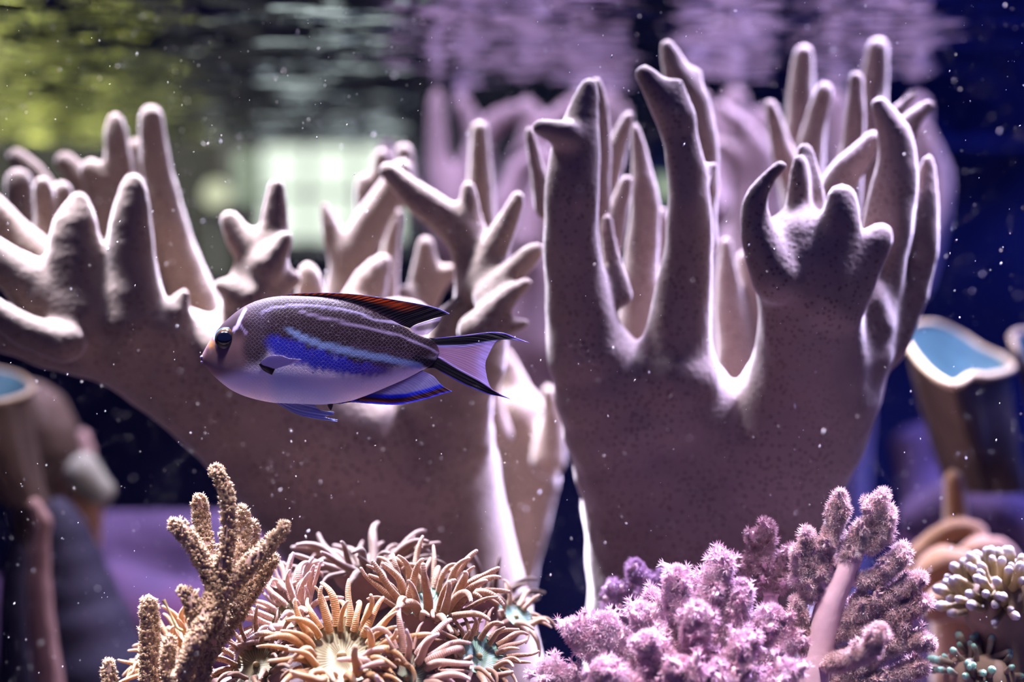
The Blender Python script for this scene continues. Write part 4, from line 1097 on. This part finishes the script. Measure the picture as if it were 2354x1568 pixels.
for bi, br in enumerate(gb):
    pts = np.array([P(q[0], q[1], q[3] if len(q) > 3 else GD) for q in br]); n = 26
    pa = catmull(pts, n); ra = np.interp(np.linspace(0, 1, n), np.linspace(0, 1, len(br)), [q[2]*GD/F*0.80 for q in br])*(1+0.06*np.sin(np.arange(n)*1.3+bi))
    v, f, uv = tube(pa, ra, 14); bo = obj('branch', v, f, M['gorg_flesh'], g_root)
    Lb = np.linalg.norm(np.diff(pa, axis=0), axis=1).sum(); areap = Lb*2*np.pi*ra.mean()/(GD/F)**2
    k = int(areap/62); pos, nor = on_tube(pa, ra*0.97, k, r5)
    v1, f1 = scatter(NUB, pos, nor, 7.0*GD/F*r5.uniform(.7, 1.2, k), r5, 0.35)
    k2 = int(areap/72); pos, nor = on_tube(pa, ra, k2, r5); v2, f2 = scatter(POLYP_S, pos, nor, 8.0*GD/F*r5.uniform(.7, 1.2, k2), r5, 0.3)
    po_ = obj('polyps', np.vstack([v1, v2]), np.vstack([f1, f2+len(v1)]), M['gorg_polyp'], bo); po_['kind'] = 'stuff'
M['twig'] = mat_simple('dry_twig', (0.36, 0.28, 0.12), (0.50, 0.40, 0.20), 200)
tw = catmull(np.array([P(240+a/2.97, 1040+b/2.97, .725) for a, b in ((402,1008),(430,1060),(462,1130),(490,1190),(530,1215))]), 16)
v, f, uv = tube(tw, np.interp(np.arange(16), [0, 2, 4, 15], np.array([4.6, 3.4, 2.6, 3.2])*.725/F), 8)
obj('side_twig', v, f, M['twig'], g_root)

# ------------------------------------------------------------------ stubby tentacle corals at the right
M['f_tent'] = mat_tent('stub_tentacle', (0.26, 0.20, 0.10), (0.40, 0.31, 0.17), (0.42, 0.39, 0.46), 6, 0.1)
M['f_green'] = mat_tent('stub_green', (0.26, 0.20, 0.14), (0.36, 0.28, 0.20), (0.34, 0.70, 0.52), 6, 0.2)
M['f_body'] = mat_simple('stub_coral_body', (0.16, 0.11, 0.08), (0.26, 0.18, 0.13), 60)
stub = []
for q in range(4):
    n = 9; s = np.linspace(0, 1, n); c = np.stack([0.12*(q-1.5)*s**2, 0.08*np.sin(s*3+q), s], -1)
    rad = np.interp(s, [0, .55, .75, .9, 1], [0.17, 0.15, 0.17, 0.21, 0.17]); v, f, uv = tube(c, rad, 9); stub.append(raw_mesh('tentacle', v, f, uv=uv))
SM = {}
def stub_coral(label, x, y, d, rx, rz, n, L, mk, seed, axis=(0, -0.3, 1), low=-0.2, stalk_h=0.1):
    r = np.random.default_rng(seed); u = d/F; c = P(x, y, d)
    root = thing('frogspawn_coral', label, 'coral', c-np.array((0, 0, rz*u+stalk_h)))
    segs = [(c-np.array((0, 0, rz*u+stalk_h-0.003)), c-np.array((0, 0, rz*u*0.5)), rx*u*0.45, rx*u*0.55, 0), (c-np.array((rx*u*.35, 0, 0)), c+np.array((rx*u*.35, 0, 0)), rz*u*0.8, rz*u*0.8, 0)]
    v, f, vn, _ = sdf_mesh(segs, 0.0025, 0.01, (0.001, 200.), seed); obj('body', v, f, M['f_body'], root)
    k = 0
    while k < n:
        nrm = r.normal(size=3); nrm /= np.linalg.norm(nrm)
        if nrm[2] < low or nrm[1] > 0.55: continue
        k += 1
        p = c+nrm*np.array((rx*u*0.85, rz*u*0.8, rz*u*0.72)); dz = Vector(nrm+r.normal(size=3)*0.22+np.array((0, -0.05, 0.15))).normalized()
        q = Vector((0, 0, 1)).rotation_difference(dz).to_matrix().to_4x4(); l = L*u*r.uniform(.75, 1.2)
        i_ = int(r.integers(0, 4))
        if (i_, mk) not in SM: me = stub[i_].copy(); me.materials.append(M[mk]); SM[(i_, mk)] = me
        o = bpy.data.objects.new('tentacle', SM[(i_, mk)]); COL.objects.link(o); o.parent = root
        o.matrix_local = Matrix.Translation(Vector(p-WL[root])) @ q @ Matrix.Rotation(r.uniform(0, 6.28), 4, 'Z') @ Matrix.Diagonal((l*1.0, l*1.0, l, 1))
    return root
stub_coral('olive frogspawn coral with stubby lilac-tipped tentacles, beside the peach tree-shaped coral', 2310, 1388, .80, 105, 82, 90, 58, 'f_tent', 71, stalk_h=0.05)
stub_coral('brown frogspawn coral with bright green tips, below the olive one', 2250, 1560, .79, 72, 76, 34, 46, 'f_green', 72, low=0.05, stalk_h=0.03)
rockpx('live_rock', 'dark rock under the two frogspawn corals', M['rock_dark'], [((2330,1700,120,.84),(2340,1600,80,.85)),((2250,2000,200,.86),(2260,1720,110,.82)),((2280,2300,260,.9),(2270,2000,220,.87))], 43)

# ------------------------------------------------------------------ cup corals
M['cup_out'] = mat_simple('cup_wall', (0.065, 0.046, 0.032), (0.12, 0.085, 0.058), 40, bump=0.6, bd=0.003)
M['cup_in'] = mat_simple('cup_inside', (0.022, 0.075, 0.085), (0.04, 0.11, 0.12), 70)
M['cup_rim'] = mat_simple('cup_rim', (0.42, 0.31, 0.17), (0.55, 0.46, 0.30), 60)
def cup(name, label, rim, foot, rings, rr_px, m_in='cup_in', bowl=0.5, group=None):
    """vase coral: rim = closed photo-pixel loop with depth, foot = (x, y, r, d)"""
    R = catmull(np.array([P(*q) for q in rim+rim[:1]]), 61)[:-1]; n = len(R); c = R.mean(0)
    fx = P(foot[0], foot[1], foot[3]); fr = foot[2]*foot[3]/F
    a0 = np.arctan2(R[:, 1]-c[1], R[:, 0]-c[0]); base = np.stack([fx[0]+fr*np.cos(a0), fx[1]+fr*np.sin(a0), np.full(n, fx[2])], -1)
    root = thing(name, label, 'coral', (fx[0], fx[1], fx[2]), group)
    V = []; Fq = []; m = 14
    for i in range(m):
        s = i/(m-1); e = s**rings
        V.append(R*(1-e)+base*e+np.stack([np.zeros(n), np.zeros(n), -(1-e)*0+0*a0], -1)); V[-1][:, 2] = R[:, 2]*(1-s)+base[:, 2]*s
        V[-1] += 0.0012*np.sin(np.arange(n)*2*np.pi*9/n)[:, None]*np.array((1, 1, 0))*(s > 0.05)
    Fq = [(i*n+j, (i+1)*n+j, (i+1)*n+(j+1) % n, i*n+(j+1) % n) for i in range(m-1) for j in range(n)]
    obj('cup_wall', np.vstack(V), Fq, M['cup_out'], root)
    V = []; m = 10; dep = bowl*(c[2]-fx[2])
    for i in range(m):
        s = i/(m-1); q = c+(R-c)*(0.97*(1-s)**1.15) ; q = q.copy(); q[:, 2] = R[:, 2]*(1-s)+c[2]*s-dep*math.sin(s*math.pi/2)*0.55; V.append(q)
    Fq = [(i*n+j, i*n+(j+1) % n, (i+1)*n+(j+1) % n, (i+1)*n+j) for i in range(m-1) for j in range(n)]
    obj('inner_surface', np.vstack(V), Fq, M[m_in], root)
    v, f, uv = tube(np.vstack([R, R[:1]]), np.full(n+1, rr_px*foot[3]/F), 8, cap=False); obj('rim', v, f, M['cup_rim'], root)
    return root
cup('cup_coral', 'brown cup coral with a cream rim and teal inside', [(2090,800,1.06),(2082,768,1.10),(2105,748,1.14),(2150,746,1.17),(2205,768,1.18),(2255,800,1.17),(2310,826,1.15),(2325,850,1.10),(2270,866,1.06),(2235,864,1.03),(2192,886,1.01),(2150,866,1.02),(2118,836,1.04)], (2270,1130,90,1.12), 1.25, 9)
cup('cup_coral', 'brown cup coral with a cream rim, standing next to the teal-lined one', [(2326,775,1.18),(2345,764,1.22),(2420,764,1.26),(2520,790,1.28),(2540,840,1.26),(2460,880,1.22),(2390,868,1.18),(2340,812,1.16)], (2470,1110,70,1.26), 1.2, 8)
M['brown_flesh'] = mat_simple('brown_leather', (0.26, 0.14, 0.07), (0.38, 0.22, 0.13), 30)
M['cup_foot'] = M['brown_flesh']
rockpx('live_rock', 'shadowy violet rock shelf under the cup corals', M['rock_purple'], [((2120,1180,60,1.25),(2250,1170,75,1.20)),((2260,1260,110,1.25),(2450,1260,110,1.2)),((2090,1020,46,1.45),(2170,1010,52,1.45)),((2140,1300,100,1.4),(2130,1080,60,1.45)),((2300,1800,260,1.25),(2320,1400,180,1.22)),((2100,2100,200,1.4),(2120,1400,130,1.4))], 44, vox=0.005)

# folded brown leather coral, lower right
colony('leather_coral', 'folded orange-brown leather coral with pinkish lobes, behind the frogspawn coral', 'coral', mat_leather('leather_orange', (0.17, 0.085, 0.04), (0.29, 0.17, 0.14), (0.2, 0.1, 0.06), 200), [
 ('stalk', 1.02, [(2200,1560,60),(2200,1420,62),(2190,1340,70)]),
 ('lobe', 1.00, [(2140,1330,44),(2170,1300,48),(2230,1310,40)]),
 ('lobe', 1.03, [(2110,1280,30),(2150,1240,26),(2200,1215,26),(2250,1222,24)]),
 ('lobe', 1.02, [(2240,1270,34),(2290,1265,36),(2325,1285,26)]),
 ('lobe', 1.05, [(2200,1230,34),(2196,1160,26),(2192,1100,22)]),
 ('lobe', .97, [(2150,1400,34),(2180,1380,44),(2230,1400,34)]),
 ('lobe', 1.04, [(2090,1330,26),(2120,1260,22)]),
 ], vox=0.0018, k=0.004, seed=73)

# ------------------------------------------------------------------ blurred left corner
cup('cup_coral', 'brown cup coral with a pale teal top under the fingers of the tan leather coral', [(-150,900,1.08),(-120,860,1.12),(-40,846,1.16),(40,862,1.16),(72,888,1.12),(50,910,1.08),(-10,925,1.05),(-90,930,1.05)], (60,1160,54,1.10), 1.6, 6)
colony('leather_coral', 'dark round-lobed leather coral below the pale teal cup', 'coral', mat_simple('dark_lobe', (0.10, 0.07, 0.05), (0.17, 0.12, 0.09), 30), [
 ('stalk', 1.24, [(90,1500,60),(90,1300,64),(95,1160,70)]),
 ('lobe', 1.23, [(95,1150,70),(110,1040,76),(90,960,74),(60,930,60)]),
 ('lobe', 1.20, [(-60,1120,40),(-20,1050,34),(30,1030,20),(66,1060,14),(78,1130,12)]),
 ], vox=0.0025, k=0.006, seed=75)
M['mush_top'] = mat_simple('mushroom_top', (0.26, 0.28, 0.20), (0.38, 0.38, 0.28), 40)
mroot = thing('mushroom_coral', 'pale green mushroom coral cap on a short brown stem', 'coral', P(205, 1260, 1.2))
segs = [(P(190, 1090, 1.2), P(232, 1130, 1.2), 42*1.2/F, 34*1.2/F, 0), (P(196, 1060, 1.2), P(196, 1080, 1.2), 18*1.2/F, 24*1.2/F, 0)]
v, f, vn, _ = sdf_mesh(segs, 0.002, 0.008, (0.0005, 100.), 5); obj('cap', v, f, M['mush_top'], mroot)
segs = [(P(200, 1260, 1.21), P(196, 1150, 1.21), 34*1.2/F, 44*1.2/F, 0)]
v, f, vn, _ = sdf_mesh(segs, 0.002, 0.008, (0.0005, 100.), 6); obj('stem', v, f, M['brown_flesh'], mroot)
M['small_pink'] = mat_simple('small_pink', (0.40, 0.26, 0.22), (0.52, 0.36, 0.32), 40)
segs = [(P(190, 1000, 1.24), P(196, 1040, 1.24), 17*1.24/F, 22*1.24/F, 0), (P(196, 1040, 1.24), P(190, 1300, 1.25), 10*1.24/F, 14*1.24/F, 0)]
v, f, vn, _ = sdf_mesh(segs, 0.002, 0.006, (0.0005, 100.), 8); o = obj('mushroom_coral', v, f, M['small_pink']); tag(o, 'small pinkish mushroom coral on a thin stem beside the pale green cap', 'coral')
colony('barrel_sponge', 'tall dark navy barrel sponge with a pinkish brown ridge', 'sponge', mat_simple('sponge_dark', (0.014, 0.013, 0.026), (0.026, 0.022, 0.038), 30, rough=0.7), [
 ('body', 1.14, [(230,1900,210),(200,1560,150),(170,1380,104),(140,1240,70),(130,1190,48)]),
 ('lobe', 1.10, [(60,1700,70),(44,1480,50),(34,1330,34),(40,1262,26)]),
 ], vox=0.0022, k=0.006, seed=77, wob=(0, 1))
colony('tube_sponge', 'pinkish brown tube sponge rising along the dark barrel sponge', 'sponge', mat_simple('sponge_pink', (0.18, 0.10, 0.08), (0.27, 0.16, 0.13), 30), [
 ('stalk', 1.04, [(150,1800,40),(112,1560,36),(92,1400,32),(90,1280,26),(98,1200,22)]),
 ('tube_mouth', 1.04, [(96,1200,22),(80,1160,20)]),
 ], vox=0.0018, k=0.004, seed=78)
rockpx('live_rock', 'violet encrusted rock shelf seen between sponge and gorgonian', M['rock_purple'], [((260,1290,120,1.30),(560,1300,120,1.32)),((300,1480,170,1.24),(560,1500,170,1.26)),((430,1700,260,1.28),(430,1600,240,1.28)),((100,1500,200,1.35),(700,1500,160,1.35)),((420,1740,330,1.38),(430,1640,300,1.36))], 45, vox=0.005)
rockpx('live_rock', 'dark rock at the foot of the sponges', M['rock_dark'], [((-20,1900,110,1.10),(10,1800,60,1.10)),((120,2250,150,1.10),(100,2080,100,1.08))], 46)
rockpx('live_rock', 'dark rock supporting the gorgonian', M['rock_dark'], [((380,1950,90,.715),(420,1720,50,.735)),((330,2300,130,.70),(370,1950,100,.715))], 47)

# ------------------------------------------------------------------ specks drifting in the water
r6 = np.random.default_rng(91); n = 9000
pos = np.stack([r6.uniform(-0.30, 0.30, n), r6.uniform(0.60, 1.25, n), r6.uniform(0.13, 0.47, n)], -1)
OV = np.array([(1,0,0),(-1,0,0),(0,1,0),(0,-1,0),(0,0,1),(0,0,-1)], float)*np.array((0.8, 0.8, 2.2)); OT = np.array([(0,2,4),(2,1,4),(1,3,4),(3,0,4),(2,0,5),(1,2,5),(3,1,5),(0,3,5)])
nr = np.tile(np.array((0.35, 0.0, 1.0)), (n, 1)); sz = 0.00012*np.exp(r6.normal(0, 0.45, n))
v, f = scatter((OV, OT), pos, nr, sz, r6, 0.5)
o = obj('suspended_specks', v, f, mat_simple('speck', (0.7, 0.7, 0.75), (0.85, 0.85, 0.9), 50, bump=0))
tag(o, 'tiny pale specks drifting through the tank water', 'particles', kind='stuff')
